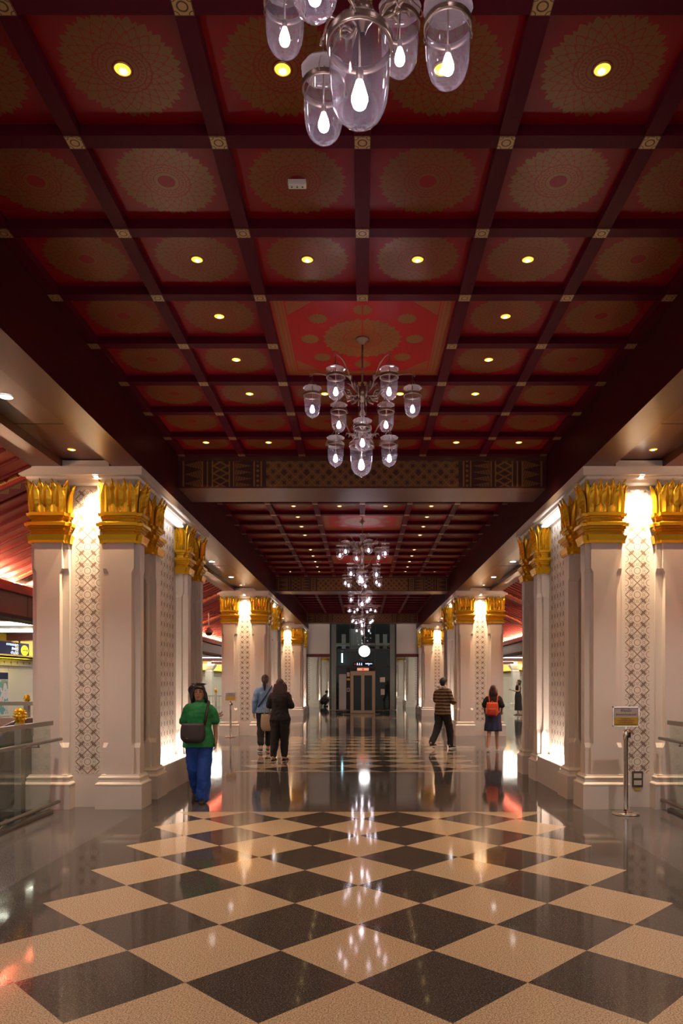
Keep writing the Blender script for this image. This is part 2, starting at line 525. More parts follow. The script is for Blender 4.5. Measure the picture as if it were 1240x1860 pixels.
# ------------------------------------------------------------------ floor with the two escalator pits
PX0, PX1, PY1 = 3.66, 6.2, 8.30
mb = MB()
for x0, x1, y0, y1 in ((-PX0, PX0, -4, PY1), (-10, 10, PY1, 60), (-10, -PX1, -4, PY1), (PX1, 10, -4, PY1)):
    mb.face([(x0, y0, 0), (x1, y0, 0), (x1, y1, 0), (x0, y1, 0)])
for s in (-1, 1):
    a, b_ = s * PX0, s * PX1
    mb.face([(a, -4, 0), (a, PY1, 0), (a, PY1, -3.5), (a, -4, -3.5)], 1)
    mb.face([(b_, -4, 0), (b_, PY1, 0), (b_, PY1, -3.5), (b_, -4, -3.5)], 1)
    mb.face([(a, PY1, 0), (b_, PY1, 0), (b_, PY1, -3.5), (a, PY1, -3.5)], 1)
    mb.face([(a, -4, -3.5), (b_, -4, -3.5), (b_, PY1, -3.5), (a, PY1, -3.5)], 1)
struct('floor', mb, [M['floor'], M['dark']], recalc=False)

# ------------------------------------------------------------------ coffered ceilings, one per bay
RW = 0.10                           # rib width
def ceiling_bay(rows, chand_rows, first):
    """rows: d of the cross ribs; chand_rows: indices k at whose rib a double panel with a chandelier is centred"""
    mb = MB()
    y0, y1 = rows[0], rows[-1]
    zb, zp, zt = Z_GRID, Z_PANEL, Z_PANEL + 0.06
    dbl = set()
    for k in chand_rows: dbl |= {(k - 1, -1), (k - 1, 0), (k, -1), (k, 0)}
    for i in range(len(rows) - 1):
        for c in range(-3, 3):
            x0, x1 = c * SX, (c + 1) * SX
            if (i, c) in dbl: continue
            mb.face([(x0, rows[i], zp), (x1, rows[i], zp), (x1, rows[i + 1], zp), (x0, rows[i + 1], zp)], 1, [(-1.13, -1.13), (1.13, -1.13), (1.13, 1.13), (-1.13, 1.13)])
    for k in chand_rows:
        if k - 1 < 0: continue
        x0, x1 = -SX, SX
        mb.face([(x0, rows[k - 1], zp), (x1, rows[k - 1], zp), (x1, rows[k + 1], zp), (x0, rows[k + 1], zp)], 2, [(-1.06, -1.06), (1.06, -1.06), (1.06, 1.06), (-1.06, 1.06)])
    h = RW / 2
    for c in range(-3, 4):
        for i in range(len(rows) - 1):
            if c == 0 and any(i in (k - 1, k) for k in chand_rows): continue
            mb.box(c * SX - h, c * SX + h, rows[i] + h, rows[i + 1] - h, zb, zp, 0, '+z')
    for i, d in enumerate(rows):
        if i in chand_rows:
            mb.box(-3 * SX - h, -SX + h, d - h, d + h, zb, zp, 0, '+z'); mb.box(SX - h, 3 * SX + h, d - h, d + h, zb, zp, 0, '+z')
        else:
            mb.box(-3 * SX - h, 3 * SX + h, d - h, d + h, zb, zp, 0, '+z')
    ce = struct('ceiling', mb, [M['rib'], M['coffer'], M['bigcoffer']], recalc=False, merge=False)
    ros = MB(); r = 0.048
    ros.box(-r, r, -r, r, -0.006, 0.0, 0, '-z +z')
    ros.face([(-r, -r, -0.006), (-r, r, -0.006), (r, r, -0.006), (r, -r, -0.006)], 0, [(-1, -1), (-1, 1), (1, 1), (1, -1)])
    me = ros.mesh('rosette', M['rosette'], recalc=False)
    for i, d in enumerate(rows):
        for c in range(-3, 4):
            if i in chand_rows and c == 0: continue
            if i < first: continue
            link('rosette', me, ce, (c * SX, d, zb))
    return ce

BAY1 = [4.224 + 0.8545 * k for k in range(-7, 7)] + [10.06]
BAY2 = [11.05 + 0.868 * k for k in range(0, 13)]
BAY3 = [22.5 + 0.868 * k for k in range(0, 13)]
ceiling_bay(BAY1, [5, 10], 5)
ceiling_bay(BAY2, [4, 9], 1)
ceiling_bay(BAY3, [4, 9], 1)

# ------------------------------------------------------------------ cross beams with gold stencil
def cross_beam(y0, y1):
    z0 = EYE + 2.743; z1 = Z_PANEL
    mb = MB()
    for y, sgn in ((y0, 1), (y1, -1)):
        q = [(-XW, y, z0), (XW, y, z0), (XW, y, z1), (-XW, y, z1)]
        uv = [(-XW, 0), (XW, 0), (XW, z1 - z0), (-XW, z1 - z0)]
        mb.face(q if sgn > 0 else q[::-1], 0, uv if sgn > 0 else uv[::-1])
    mb.face([(-XW, y0, z0), (-XW, y1, z0), (XW, y1, z0), (XW, y0, z0)], 1)
    # slim maroon moulding along the lower and upper edges of the face
    mb.box(-XW, XW, y0 - 0.012, y0, z0 - 0.004, z0 + 0.018, 1)
    mb.box(-XW, XW, y0 - 0.03, y0, Z_GRID - 0.06, Z_GRID, 1)
    return struct('trim_1', mb, [M['beamface'], M['soffit2']], recalc=False, merge=False)
for i in range(3):
    o = cross_beam(10.12 + 11.45 * i, 10.90 + 11.45 * i); o.name = 'trim_%d' % (i + 1)

# ------------------------------------------------------------------ long beams, aisle soffits and red eaves on both sides
def side_ceiling(s):
    mb = MB()
    y0, y1 = -1.8, D_END
    mb.box(s * XW, s * 2.945, y0, y1, Z_BEAM, 4.85, 0)
    mb.face([(s * XW, y0, Z_BEAM - .0005), (s * 2.945, y0, Z_BEAM - .0005), (s * 2.945, y1, Z_BEAM - .0005), (s * XW, y1, Z_BEAM - .0005)], 1)
    o = struct('trim_%d' % (4 if s < 0 else 5), mb, [M['beam'], M['soffit2']])
    mb = MB()
    mb.box(s * 2.945, s * 3.40, y0, y1, 4.136, 4.3, 0)
    mb.box(s * 3.40, s * 3.554, y0, y1, 4.142, 4.3, 0)
    mb.box(s * 3.554, s * 3.90, y0, y1, Z_BEAM, 4.4, 1)
    for y in (1.6, 4.0, 7.3, 13.3, 16.2, 24.8, 27.7):       # panel joints of the soffit
        mb.box(s * 2.946, s * 3.553, y, y + .006, 4.133, 4.137, 2)
    struct('trim_%d' % (6 if s < 0 else 7), mb, [M['soffit'], M['soffit2'], M['gap']])
    # sloping boarded roof with rafters
    mb = MB()
    xa, za, xb, zb = 3.90, Z_BEAM + 0.02, 5.80, 3.20
    def P(k, y, dz=0): return (s * (xa + (xb - xa) * k), y, za + (zb - za) * k + dz)
    mb.face([P(0, y0), P(1, y0), P(1, y1 + .3), P(0, y1 + .3)], 0)
    y = y0
    while y < y1 + .2:
        w = 0.035
        rows = [[P(0, y, 0.0), P(0, y + w, 0.0), P(0, y + w, -0.035), P(0, y, -0.035)], [P(1, y, 0), P(1, y + w, 0), P(1, y + w, -0.035), P(1, y, -0.035)]]
        mb.grid(rows, 1, True, False, True, True)
        y += 0.30
    struct('ceiling', mb, [M['roofboard'], M['rafter']])
    # fascia below the eave, with the lamp strip in its gutter
    mb = MB()
    mb.box(s * 5.80, s * 6.05, y0, y1 + 8, 2.62, 3.05, 0)
    mb.box(s * 5.70, s * 5.80, y0, y1 + 8, 2.98, 3.10, 1)
    mb.box(s * 5.70, s * 5.72, y0, y1 + 8, 3.10, 3.13, 1)
    mb.box(s * 5.76, s * 6.1, y0, y1 + 8, 2.56, 2.62, 2)
    mb.box(s * 6.05, s * 6.15, y0, y1 + 8, 2.56, 3.6, 0)
    for yy in (9.5, 12.4, 15.2, 18.4, 21.6, 24.8):
        mb.box(s * 5.797, s * 5.80, yy, yy + .012, 2.64, 2.98, 2)
    struct('trim_%d' % (8 if s < 0 else 9), mb, [M['fascia'], M['rafter'], M['gap']])
    # decorated truss beams beside each pillar
    for i in range(3):
        for yy in (8.50, 11.75):
            yy += i * PERIOD
            mb = MB()
            w = 0.30; L = 2.08
            uv = [(0, 0), (L, 0), (L, w), (0, w)]
            k0, k1 = 0.02, 1.0
            mb.face([P(k0, yy, -.10), P(k1, yy, -.10), P(k1, yy + w, -.10), P(k0, yy + w, -.10)], 0, uv)
            q = [P(k0, yy, -.10), P(k1, yy, -.10), P(k1, yy, .05), P(k0, yy, .05)]
            mb.face(q, 0, [(0, 0.0), (L, 0.0), (L, 0.2), (0, .2)])
            mb.face([P(k0, yy + w, -.10), P(k1, yy + w, -.10), P(k1, yy + w, .05), P(k0, yy + w, .05)], 1)
            struct('trim_%d' % (10 + i), mb, [M['gable'], M['rafter']], recalc=False, merge=False)
for s in (-1, 1): side_ceiling(s)

# ------------------------------------------------------------------ platform corridors beyond the eaves
def mat_far_wall():
    m, t, b = new_mat('cream_wall_panels')
    x, y, z, v = coord(t, 'Object')
    j = OR((y / 2.6).frac() < 0.012, z.near(1.86, 0.012), z.near(1.9, 0.008))
    cr = OR(((y / 0.34).frac() - 0.5).abs() * 0.34 < 0.012, z.near(2.0, 0.010)) * ((((y / 0.34).frac() - 0.5).abs() * 0.34 + (z - 2.0).abs()) < 0.045)
    setin(t, b, color=mixc(t, OR(j * 0.5, cr), (0.70, 0.66, 0.56), (0.10, 0.08, 0.06)), rough=0.45)
    return m
M['farwall'] = mat_far_wall()
def mat_slat():
    m, t, b = new_mat('silver_slat_ceiling')
    x, y, z, v = coord(t, 'Object')
    f = (y / 0.15).frac() < 0.2
    setin(t, b, color=mixc(t, f, (0.50, 0.47, 0.40), (0.10, 0.095, 0.09)), rough=0.4, metal=0.3)
    return m
M['slat'] = mat_slat()
for s in (-1, 1):
    mb = MB()
    mb.box(s * 9.0, s * 9.2, -4, 60, 0, 2.1, 0)
    mb.box(s * 8.93, s * 9.0, -4, 60, 1.92, 2.08, 0)
    mb.box(s * 8.97, s * 9.0, -4, 60, 0, 0.16, 0)
    struct('wall_%s' % ('west' if s < 0 else 'east'), mb, M['farwall'])
    mb = MB()
    mb.face([(s * 6.1, -4, 2.72), (s * 10, -4, 2.72), (s * 10, 60, 2.72), (s * 6.1, 60, 2.72)], 0)
    for yy in range(-3, 60, 6):
        mb.box(s * 6.1, s * 9.1, yy + 3, yy + 3.35, 2.55, 2.72, 1)
    struct('ceiling', mb, [M['slat'], M['fascia']])
    mb = MB()                      # lit yellow cove over the wall
    mb.box(s * 8.95, s * 9.2, -4, 60, 2.1, 2.72, 0)
    mb.box(s * 8.60, s * 8.95, -4, 60, 2.10, 2.14, 0)
    mb.box(s * 8.60, s * 8.63, -4, 60, 2.10, 2.18, 0)
    struct('trim_%d' % (14 if s < 0 else 15), mb, [plain('yellow_cove', (0.75, 0.50, 0.05), 0.5)])

# far end walls
mb = MB()
for s in (-1, 1):
    mb.box(s * 1.56, s * 4.1, D_END, D_END + 0.25, 2.86, 4.9, 0)
    mb.box(s * 1.56, s * 4.1, D_END - 0.02, D_END + 0.25, 2.72, 2.86, 1)
mb.box(-1.56, 1.56, D_END + 2.6, D_END + 2.8, 0, 4.9, 2)
struct('wall_north', mb, [M['white'], M['fascia'], M['dark']])
mb = MB(); mb.box(-10, 10, 59.5, 59.8, 0, 3.2, 0)
struct('wall_end', mb, [M['white2']])
mb = MB(); mb.box(-5.8, 5.8, D_END + 0.25, 60, 3.30, 3.4, 0); struct('ceiling', mb, [M['white2']])
# ------------------------------------------------------------------ ornate pillars
Z_SH0, Z_SH1 = 0.40, 3.15
def inset(r, a): return (r[0] + a, r[1] - a, r[2] + a, r[3] - a)
def notched(r, c):
    x0, x1, y0, y1 = r
    return [(x0 + c, y0), (x1 - c, y0), (x1 - c, y0 + c), (x1, y0 + c), (x1, y1 - c), (x1 - c, y1 - c), (x1 - c, y1), (x0 + c, y1), (x0 + c, y1 - c), (x0, y1 - c), (x0, y0 + c), (x0 + c, y0 + c)]
def leaf(mb, base, out, side, w, h, curl, lean=0.0, thick=0.030, z0=0.0):
    """pointed leaf standing on base, facing out, its width along side"""
    base, out, side = Vector(base), Vector(out), Vector(side)
    rows = []
    for j in range(8):
        k = j / 7
        ww = w * 0.5 * (1.0 if k < 0.55 else max(0.02, (1 - ((k - 0.55) / 0.45) ** 1.5)))
        ww *= 0.92 + 0.16 * math.sin(k * PI)
        o = curl * k ** 3 + 0.006 * math.sin(k * PI) + lean * k
        c = base + Vector((0, 0, z0 + h * k)) + out * o
        t = thick * (1 - 0.5 * k)
        rows.append([tuple(c - side * ww - out * 0.004), tuple(c - side * ww + out * t * 0.35), tuple(c - side * ww * 0.62 + out * t * 0.25), tuple(c + out * t * 1.25), tuple(c + side * ww * 0.62 + out * t * 0.25), tuple(c + side * ww + out * t * 0.35), tuple(c + side * ww - out * 0.004)])
    mb.grid(rows, 0, False, False)
    # back of the leaf where it curls free
    mb.grid([[r[6], r[0]] for r in rows], 0, False, False)

NC = 0.055
PROF_CAP = [(0.0, 3.15), (.028, 3.15), (.030, 3.18), (.050, 3.243), (.004, 3.247), (.004, 3.288), (.022, 3.292), (.022, 3.315), (.036, 3.32), (.036, 3.343), (.060, 3.350), (.064, 3.385), (.022, 3.402), (.004, 3.412), (.004, 3.442), (.020, 3.446), (.020, 3.466), (.042, 3.472), (.046, 3.508), (.006, 3.516), (-.006, 3.62), (-.004, 3.74), (.002, 3.80), (-.03, 3.80)]
def capital_mesh(r):
    mb = MB(); s = inset(r, 0.055)
    mb.grid([[(x, y, z) for x, y in notched(inset(s, -o), NC)] for o, z in PROF_CAP], 0, True, False, True, True)
    x0, x1, y0, y1 = s
    for (a, b_, out) in (((x0, y0), (x1, y0), (0, -1, 0)), ((x1, y0), (x1, y1), (1, 0, 0)), ((x1, y1), (x0, y1), (0, 1, 0)), ((x0, y1), (x0, y0), (-1, 0, 0))):
        L = math.hypot(b_[0] - a[0], b_[1] - a[1]); n = max(2, round(L / 0.135)); w = L / n
        side = Vector((b_[0] - a[0], b_[1] - a[1], 0)).normalized(); o = Vector(out)
        for i in range(n):                     # tall leaves
            p = Vector((a[0], a[1], 3.515)) + side * (w * (i + 0.5))
            leaf(mb, p + o * 0.002, out, side, w * 0.90, 0.350, 0.062, 0.006)
        for i in range(n + 1):                 # second row behind, tips in the gaps
            p = Vector((a[0], a[1], 3.515)) + side * (w * i)
            corner = i in (0, n)
            oo = o if not corner else (o + (side if i == n else -side)).normalized()
            sd = side if not corner else Vector((-oo.y, oo.x, 0))
            leaf(mb, p - oo * (0.052 if corner else 0.008), oo, sd, w * 0.8, 0.385, 0.06, 0.012)
        for i in range(1, n):                 # short leaves at the foot
            p = Vector((a[0], a[1], 3.512)) + side * (w * i)
            leaf(mb, p + o * 0.014, out, side, w * 0.62, 0.10, 0.028, 0.01, 0.014)
    return mb
def shaft_mesh(r):
    mb = MB(); s = inset(r, 0.055)
    def ring(c, z): return [(x, y, z) for x, y in notched(s, c)]
    mb.grid([ring(NC, Z_SH0), ring(NC, 0.72), ring(NC + .028, 0.775), ring(NC + .028, 2.80), ring(NC, 2.855), ring(NC, Z_SH1)], 0, True, False, True, True)
    return mb
def plinth_mesh(r):
    mb = MB()
    mb.profile(inset(r, 0.055), [(.055, 0), (.055, .272), (.050, .278), (.058, .285), (.056, .298), (.030, .318), (.024, .345), (.030, .356), (.030, .372), (.010, .385), (.004, .402), (-.01, .402)])
    return mb
PIL = {'corner': (0, .55, 0, .40), 'mid': (0, .30, 0, .45)}
_pm = {}
def pil_meshes(kind, flip):
    if (kind, flip) not in _pm:
        r = PIL[kind]
        _pm[kind, flip] = (shaft_mesh(r).mesh('pilaster', M['white'], flip_x=flip), plinth_mesh(r).mesh('plinth', M['white'], flip_x=flip), capital_mesh(r).mesh('capital', M['gold'], flip_x=flip))
    return _pm[kind, flip]
_cm = {}
def core_meshes(flip):
    if flip in _cm: return _cm[flip]
    mb = MB()
    mb.box(.26, 1.14, .17, 3.50, 0, 3.90)
    # side slot ledges that hide the uplights
    for ua, ub, uc in ((.05, .08, .26), (1.32, 1.35, 1.14)):
        mb.box(ua, ub, 1.18, 2.42, 0, .375)
        mb.box(min(ua, uc), max(ua, uc), 1.18, 2.42, 0, .30)
    core = mb.mesh('pillar_core', M['white'], flip_x=flip)
    mb = MB()
    mb.profile((0.0, 1.45, 0.0, 3.67), [(-.015, 3.940), (0, 3.948), (0, 4.045)])
    mb.profile((0.0, 1.45, 0.0, 3.67), [(-.075, 3.905), (-.065, 3.915), (-.055, 3.940)])
    mb.profile((0.0, 1.45, 0.0, 3.67), [(-.125, 3.85), (-.115, 3.88), (-.085, 3.905)])
    cor = mb.mesh('cornice', M['white'], flip_x=flip)
    mb = MB(); mb.box(.40, 1.05, .05, 3.5, 4.045, 4.128); aba = mb.mesh('abacus', M['white'], flip_x=flip)
    def pan(cols, w, nrm):
        mb = MB(); z0, z1 = .40, 3.81
        k = (z1 - z0) / .2866
        for c in cols:
            a, b_ = c - w / 2, c + w / 2
            if nrm == 'v': q = [(a, .166, z0), (b_, .166, z0), (b_, .166, z1), (a, .166, z1)]
            else: q = [(.256, a, z0), (.256, b_, z0), (.256, b_, z1), (.256, a, z1)]
            h = w / 0.29 / 2 if nrm == 'v' else 0.5
            mb.face(q, 0, [(-h, 0), (h, 0), (h, k), (-h, k)])
        return mb.mesh('lattice_panel', M['lattice'], recalc=False, merge=False, flip_x=flip)
    fp = pan([.70], .38, 'v')
    sp = pan([1.38 + .2975 * i for i in range(4)], .2975, 'u')
    _cm[flip] = (core, cor, aba, fp, sp)
    return _cm[flip]
mb = MB(); mb.lathe([(.034, 0), (.034, -.010), (.026, -.012), (.026, -.004)], n=16); M_spot = mb.mesh('spotlight_can', M['white'])
mb = MB(); mb.lathe([(.0, -.006), (.026, -.006)], n=16); M_spotlens = mb.mesh('spotlight_lens', emit('spot_lens', (1, .86, .66), 30), recalc=False)
mb = MB(); mb.box(0, .085, 0, 1.12, -.006, .012); M_slot = mb.mesh('slot_glow', emit('underside_glow', (1, .95, .92), 2.2))
mb = MB(); mb.box(0, .05, 0, 1.20, -.012, 0); M_strip = mb.mesh('uplight_strip', M['slot_glow'])

def pillar(s, i, label, hot=0.0):
    fl = s < 0
    t = thing('ornate_pillar', label, 'pillar', (s * XW, 8.43 + PERIOD * i, 0), group='gilded white pillars of the hall')
    core, cor, aba, fp, sp = core_meshes(fl)
    link('core', core, t); link('cornice', cor, t); link('abacus', aba, t)
    link('lattice_panel', fp, t)['label'] = 'front panel with bronze diamond lattice'
    link('lattice_panel', sp, t)['label'] = 'side panel with bronze diamond lattice'
    for kind, u, v in (('corner', 0, 0), ('corner', .85, 0), ('corner', 0, 3.2), ('corner', .85, 3.2), ('mid', .02, .73), ('mid', .02, 2.42), ('mid', 1.08, .73), ('mid', 1.08, 2.42)):
        a, b_, c = pil_meshes(kind, fl)
        p = link('pilaster', a, t, (s * u, v, 0))
        link('plinth', b_, p); link('capital', c, p)['label'] = 'gilded leaf capital'
    for u0 in (.15,):
        link('uplight_strip', M_strip, t, (s * u0 if s > 0 else -(u0 + .05), 1.20, .32))
    hx = s * (.70 + hot)
    c = link('spotlight_can', M_spot, t, (hx, .03, 3.941)); link('spotlight_lens', M_spotlens, c)
    spot('pillar_spot', t, (hx, .03, 3.915), L_HOT, (1, .74, .46), 98, 0.9, 0.03)
    # added glowing box that stands in for the brightly lit cornice underside
    link('slot_glow', M_slot, t, (s * .10 if s > 0 else -(.10 + .085), 1.24, 3.84))
    return t
PLAB = {(-1, 0): ('white pillar with gilded capitals beside the woman in green', -.15), (1, 0): ('white pillar with gilded capitals behind the chrome sign stand with a wall socket', 0.0),
        (-1, 1): ('white pillar with gilded capitals behind the woman in the blue shirt', 0.0), (1, 1): ('white pillar with gilded capitals behind the orange backpack', 0.0),
        (-1, 2): ('white gilded pillar past the woman in black, last before the crouching person', 0.0), (1, 2): ('white gilded pillar past the striped-shirt man, last before the lift', 0.0),
        (-1, 3): ('pale green-lit white pillar beyond the lift, beside the crouching person', 0.0), (1, 3): ('pale green-lit white pillar beyond the lift, opposite the crouching person', 0.0),
        (-1, 4): ('distant white pillar with gold capital right behind the crouching person', 0.0), (1, 4): ('distant white pillar at the hall end on the striped-shirt man side', 0.0)}
PLAB[(-1, 4)] = ('distant white pillar with gold capital just behind the crouching person', 0.0)
for (s, i), (lab, hot) in PLAB.items(): pillar(s, i, lab, hot)

# wall socket on the near pillar
t = thing('wall_socket', 'dark framed double wall socket low on the pillar behind the sign stand', 'socket', (XW + .70, 8.43 + .165, .335))
mb = MB(); mb.box(-.065, .065, -.008, .0, -.095, .095); mb.build('faceplate', plain('dark_plate', (.09, .06, .045), .4), t)
for dz in (-.042, .042):
    mb = MB(); mb.box(-.045, .045, -.014, -.008, dz - .028, dz + .028); mb.build('outlet', plain('outlet_white', (.55, .5, .45), .4), t)
mb = MB(); mb.box(-.04, .04, -.004, .0, -.135, -.108); mb.build('warning_strip', plain('strip_yellow', (.6, .38, .02), .5), t)

# ------------------------------------------------------------------ recessed downlights
def down_meshes(lens, core, R):
    mb = MB(); mb.lathe([(R * 1.13, 0), (R * 1.13, -.004), (R, -.006), (R, -.001)], n=24); ring = mb.mesh('trim_ring', M['trimring'])
    mb = MB(); mb.lathe([(0, -.0025), (R, -.0025)], n=24); le = mb.mesh('lens', lens, recalc=False)
    mb = MB(); mb.lathe([(0, -.0035), (R * .5, -.0035)], (0, R * .3, 0), n=20); co = mb.mesh('lamp_core', core, recalc=False)
    return ring, le, co
DW = down_meshes(M['warm_lens'], M['hot_lens'], .042)
DA = down_meshes(M['white_lens'], M['white_lens'], .062)
def downlight(x, y, z, label, meshes, watts, col, group, angle=90):
    t = thing('recessed_downlight', label, 'downlight', (x, y, z), group=group)
    for n, me in zip(('trim_ring', 'lens', 'lamp_core'), meshes): link(n, me, t)
    if watts: spot('downlight_spot', t, (0, 0, -.02), watts, col, angle, 0.7, 0.03)
    return t
WARM = (1, .66, .34)
def side_word(x): return "green-shirt side" if x < 0 else "striped-shirt side"
ordn = ['first', 'second', 'third', 'fourth', 'fifth', 'sixth', 'seventh', 'eighth', 'ninth', 'tenth', 'eleventh', 'twelfth']
def cof(rows, k): return (rows[k] + rows[k + 1]) / 2
PAT = {-1: (1.5, 2.5), -3: (.5, 1.5), -4: (1.5,), -5: (1.5,), -6: (.5, 1.5), -8: (.5, 1.5), -10: (1.5,)}
for k, xs in PAT.items():
    for x in xs:
        for s in (-1, 1):
            kk = len(BAY1) - 1 + k
            lab = 'warm downlight, %s column on %s, %s coffer row before first cross beam' % (ordn[int(x)], side_word(s), ordn[-k - 1])
            downlight(s * x * SX, cof(BAY1, kk), Z_PANEL, lab, DW, L_DOWN, WARM, 'warm coffer downlights')
PAT2 = {-1: (1.5, 2.5), -2: (1.5,), -3: (1.5,), -4: (1.5,), -5: (1.5,), -7: (1.5,), -8: (1.5,), -9: (1.5,), -10: (.5, 1.5)}
for k, xs in PAT2.items():
    for x in xs:
        for s in (-1, 1):
            kk = len(BAY2) - 1 + k
            lab = 'warm downlight, %s column on %s, %s coffer row before second cross beam' % (ordn[int(x)], side_word(s), ordn[-k - 1])
            downlight(s * x * SX, cof(BAY2, kk), Z_PANEL, lab, DW, L_DOWN, WARM, 'warm coffer downlights of the second bay')
for s in (-1, 1):
    for k in (6, 9):
        downlight(s * 1.5 * SX, cof(BAY3, k), Z_PANEL, 'small warm downlight in the third bay on %s, %s of its two' % (side_word(s), 'nearer' if k == 6 else 'deeper'), DW, L_DOWN, WARM, 'warm coffer downlights of the third bay')
WHITE = (1, .86, .74)
for s in (-1, 1):
    for bay, ys in ((0, (1.6, 4.1, 6.6, 8.1)), (1, (13.2, 15.65, 17.94, 19.4)), (2, (24.8, 27.2, 29.5, 30.9))):
        for j, y in enumerate(ys):
            warm = j == 3
            lab = '%s aisle downlight on %s, %s along the soffit before the %s pillar' % ('warm' if warm else 'white', side_word(s), ordn[j], ordn[bay])
            downlight(s * 3.29, y, 4.134, lab, DW if warm else DA, L_AISLE * (.45 if warm else 1.0), WARM if warm else WHITE, 'aisle soffit downlights', 100)

# small white box on a coffer
t = thing('smoke_detector', 'small white rectangular unit fixed to a gold lotus coffer', 'sensor', (-.5 * SX, cof(BAY1, 7), Z_PANEL))
mb = MB(); mb.profile((-.058, .058, -.024, .024), [(0, 0), (0, -.03), (-.006, -.036)]); mb.build('housing', plain('sensor_white', (.75, .72, .66), .4), t)
mb = MB()
for x in (-.035, .0, .035): mb.lathe([(.0, -.037), (.006, -.037), (.006, -.030)], (x, 0, 0), 10)
mb.build('indicator', M['black'], t)

# ------------------------------------------------------------------ chandeliers of glass bell lanterns
BELL = [(.0005, -.131), (.005, -.129), (.009, -.124), (.011, -.119), (.024, -.115), (.042, -.105), (.057, -.089), (.068, -.066), (.0745, -.035), (.0775, .005), (.0785, .050), (.0785, .080), (.080, .098), (.084, .106)]
mb = MB(); mb.lathe(BELL, n=28); ME_BELL = mb.mesh('lantern', M['bell'], recalc=False)
mb = MB(); mb.lathe([(.0800, .078), (.0850, .080), (.0855, .088), (.0835, .094), (.0855, .100), (.0830, .104), (.0805, .100), (.0800, .078)], n=28)
for k in range(3):
    a = 2 * PI * k / 3 + .4; c, s_ = math.cos(a), math.sin(a)
    mb.tube([(.084 * c, .084 * s_, .09), (.098 * c, .098 * s_, .085), (.100 * c, .100 * s_, .100), (.088 * c, .088 * s_, .125), (.004 * c, .004 * s_, .236)], .0022, 5)
ME_BAND = mb.mesh('band', M['bronze'])
mb = MB()
rows = []
for r, z in ((.004, .177), (.02, .176), (.045, .173), (.066, .168), (.085, .161), (.087, .157)):
    rows.append([((r + .002 * math.cos(9 * 2 * PI * i / 36) * (r > .06)) * math.cos(2 * PI * i / 36), (r + .002 * math.cos(9 * 2 * PI * i / 36) * (r > .06)) * math.sin(2 * PI * i / 36), z) for i in range(36)])
mb.grid(rows, 0, True, True); ME_DISC = mb.mesh('smoke_disc', thin_glass('disc_glass', (.93, .9, .92), .22, (.9, .82, .88), .05, 1.6, 1.4), recalc=False)
mb = MB()
mb.tube([(0, 0, .275), (0, 0, .02)], .0035, 6)
mb.lathe([(.002, .03), (.010, .022), (.010, -.006), (.004, -.01)], n=10)
mb.tube([(0, 0, .275), (.006, 0, .285), (0, 0, .295), (-.006, 0, .285), (0, 0, .275)], .0025, 5)
ME_ROD = mb.mesh('hanger_rod', M['bronze'])
mb = MB(); mb.lathe([(.0005, -.078), (.009, -.076), (.017, -.069), (.0215, -.057), (.021, -.045), (.016, -.028), (.011, -.012), (.008, -.004), (.0005, -.003)], n=12)
ME_BULB = mb.mesh('bulb', M['bulb'])

mb = MB()
mb.lathe([(.0, 0), (.062, 0), (.064, -.008), (.052, -.020), (.030, -.030), (.016, -.052), (.0005, -.056)], n=24); ME_CANOPY = mb.mesh('canopy', M['bronze'])
HZ = EYE
mb = MB()
mb.tube([(0, 0, HZ + 3.20), (0, 0, HZ + 2.80)], .0085, 8)
for z in (3.12, 3.06, 2.98, 2.92): mb.lathe([(.008, -.012), (.014, 0), (.008, .012)], (0, 0, HZ + z), 10)
mb.lathe([(.008, .10), (.018, .08), (.014, .06), (.040, .03), (.052, 0), (.044, -.03), (.020, -.05), (.026, -.075), (.012, -.10)], (0, 0, HZ + 2.745), 16)
ME_STEM = mb.mesh('stem', M['bronze'])
mb = MB()
mb.lathe([(.012, .0), (.020, -.03), (.013, -.06), (.024, -.09), (.028, -.115), (.014, -.14), (.020, -.17), (.015, -.20), (.026, -.23), (.022, -.26), (.012, -.29), (.018, -.32)], (0, 0, HZ + 2.65), 12)
ME_SPIN = mb.mesh('baluster', thin_glass('baluster_glass', (.80, .72, .74), .25, (.8, .7, .74), .08, 1.6, 2.0), recalc=False)
mb = MB()
mb.lathe([(.012, .05), (.022, .035), (.042, .01), (.042, -.01), (.022, -.04), (.010, -.07)], (0, 0, HZ + 2.345), 14)
ME_HUB = mb.mesh('lower_hub', M['bronze'])
def arm_mesh(pts, leaves):
    mb = MB()
    fine = []
    P = [Vector(p) for p in pts]
    for i in range(len(P) - 1):
        p0, p1, p2, p3 = P[max(i - 1, 0)], P[i], P[i + 1], P[min(i + 2, len(P) - 1)]
        for k in range(5):
            t = k / 5
            fine.append(0.5 * ((2 * p1) + (-p0 + p2) * t + (2 * p0 - 5 * p1 + 4 * p2 - p3) * t * t + (-p0 + 3 * p1 - 3 * p2 + p3) * t ** 3))
    fine.append(P[-1])
    mb.tube(fine, [.0085 - .0045 * i / len(fine) for i in range(len(fine))], 7)
    for k, (i, l, up) in enumerate(leaves):
        p = fine[i]
        for sy in (-1, 1):
            q = [p, p + Vector((l * .35, sy * l * .22, up * l * .45)), p + Vector((l * .8, sy * l * .42, up * l * .5)), p + Vector((l, sy * l * .45, up * l * .1))]
            mb.tube(q, [.008, .011, .007, .001], 6)
    # scroll at the end
    e = fine[-1]
    mb.tube([e, e + Vector((.02, 0, .004)), e + Vector((.03, 0, -.012)), e + Vector((.018, 0, -.024)), e + Vector((.008, 0, -.014))], .003, 5)
    return mb.mesh('arm', M['bronze'])
UP_H = HZ + 2.63
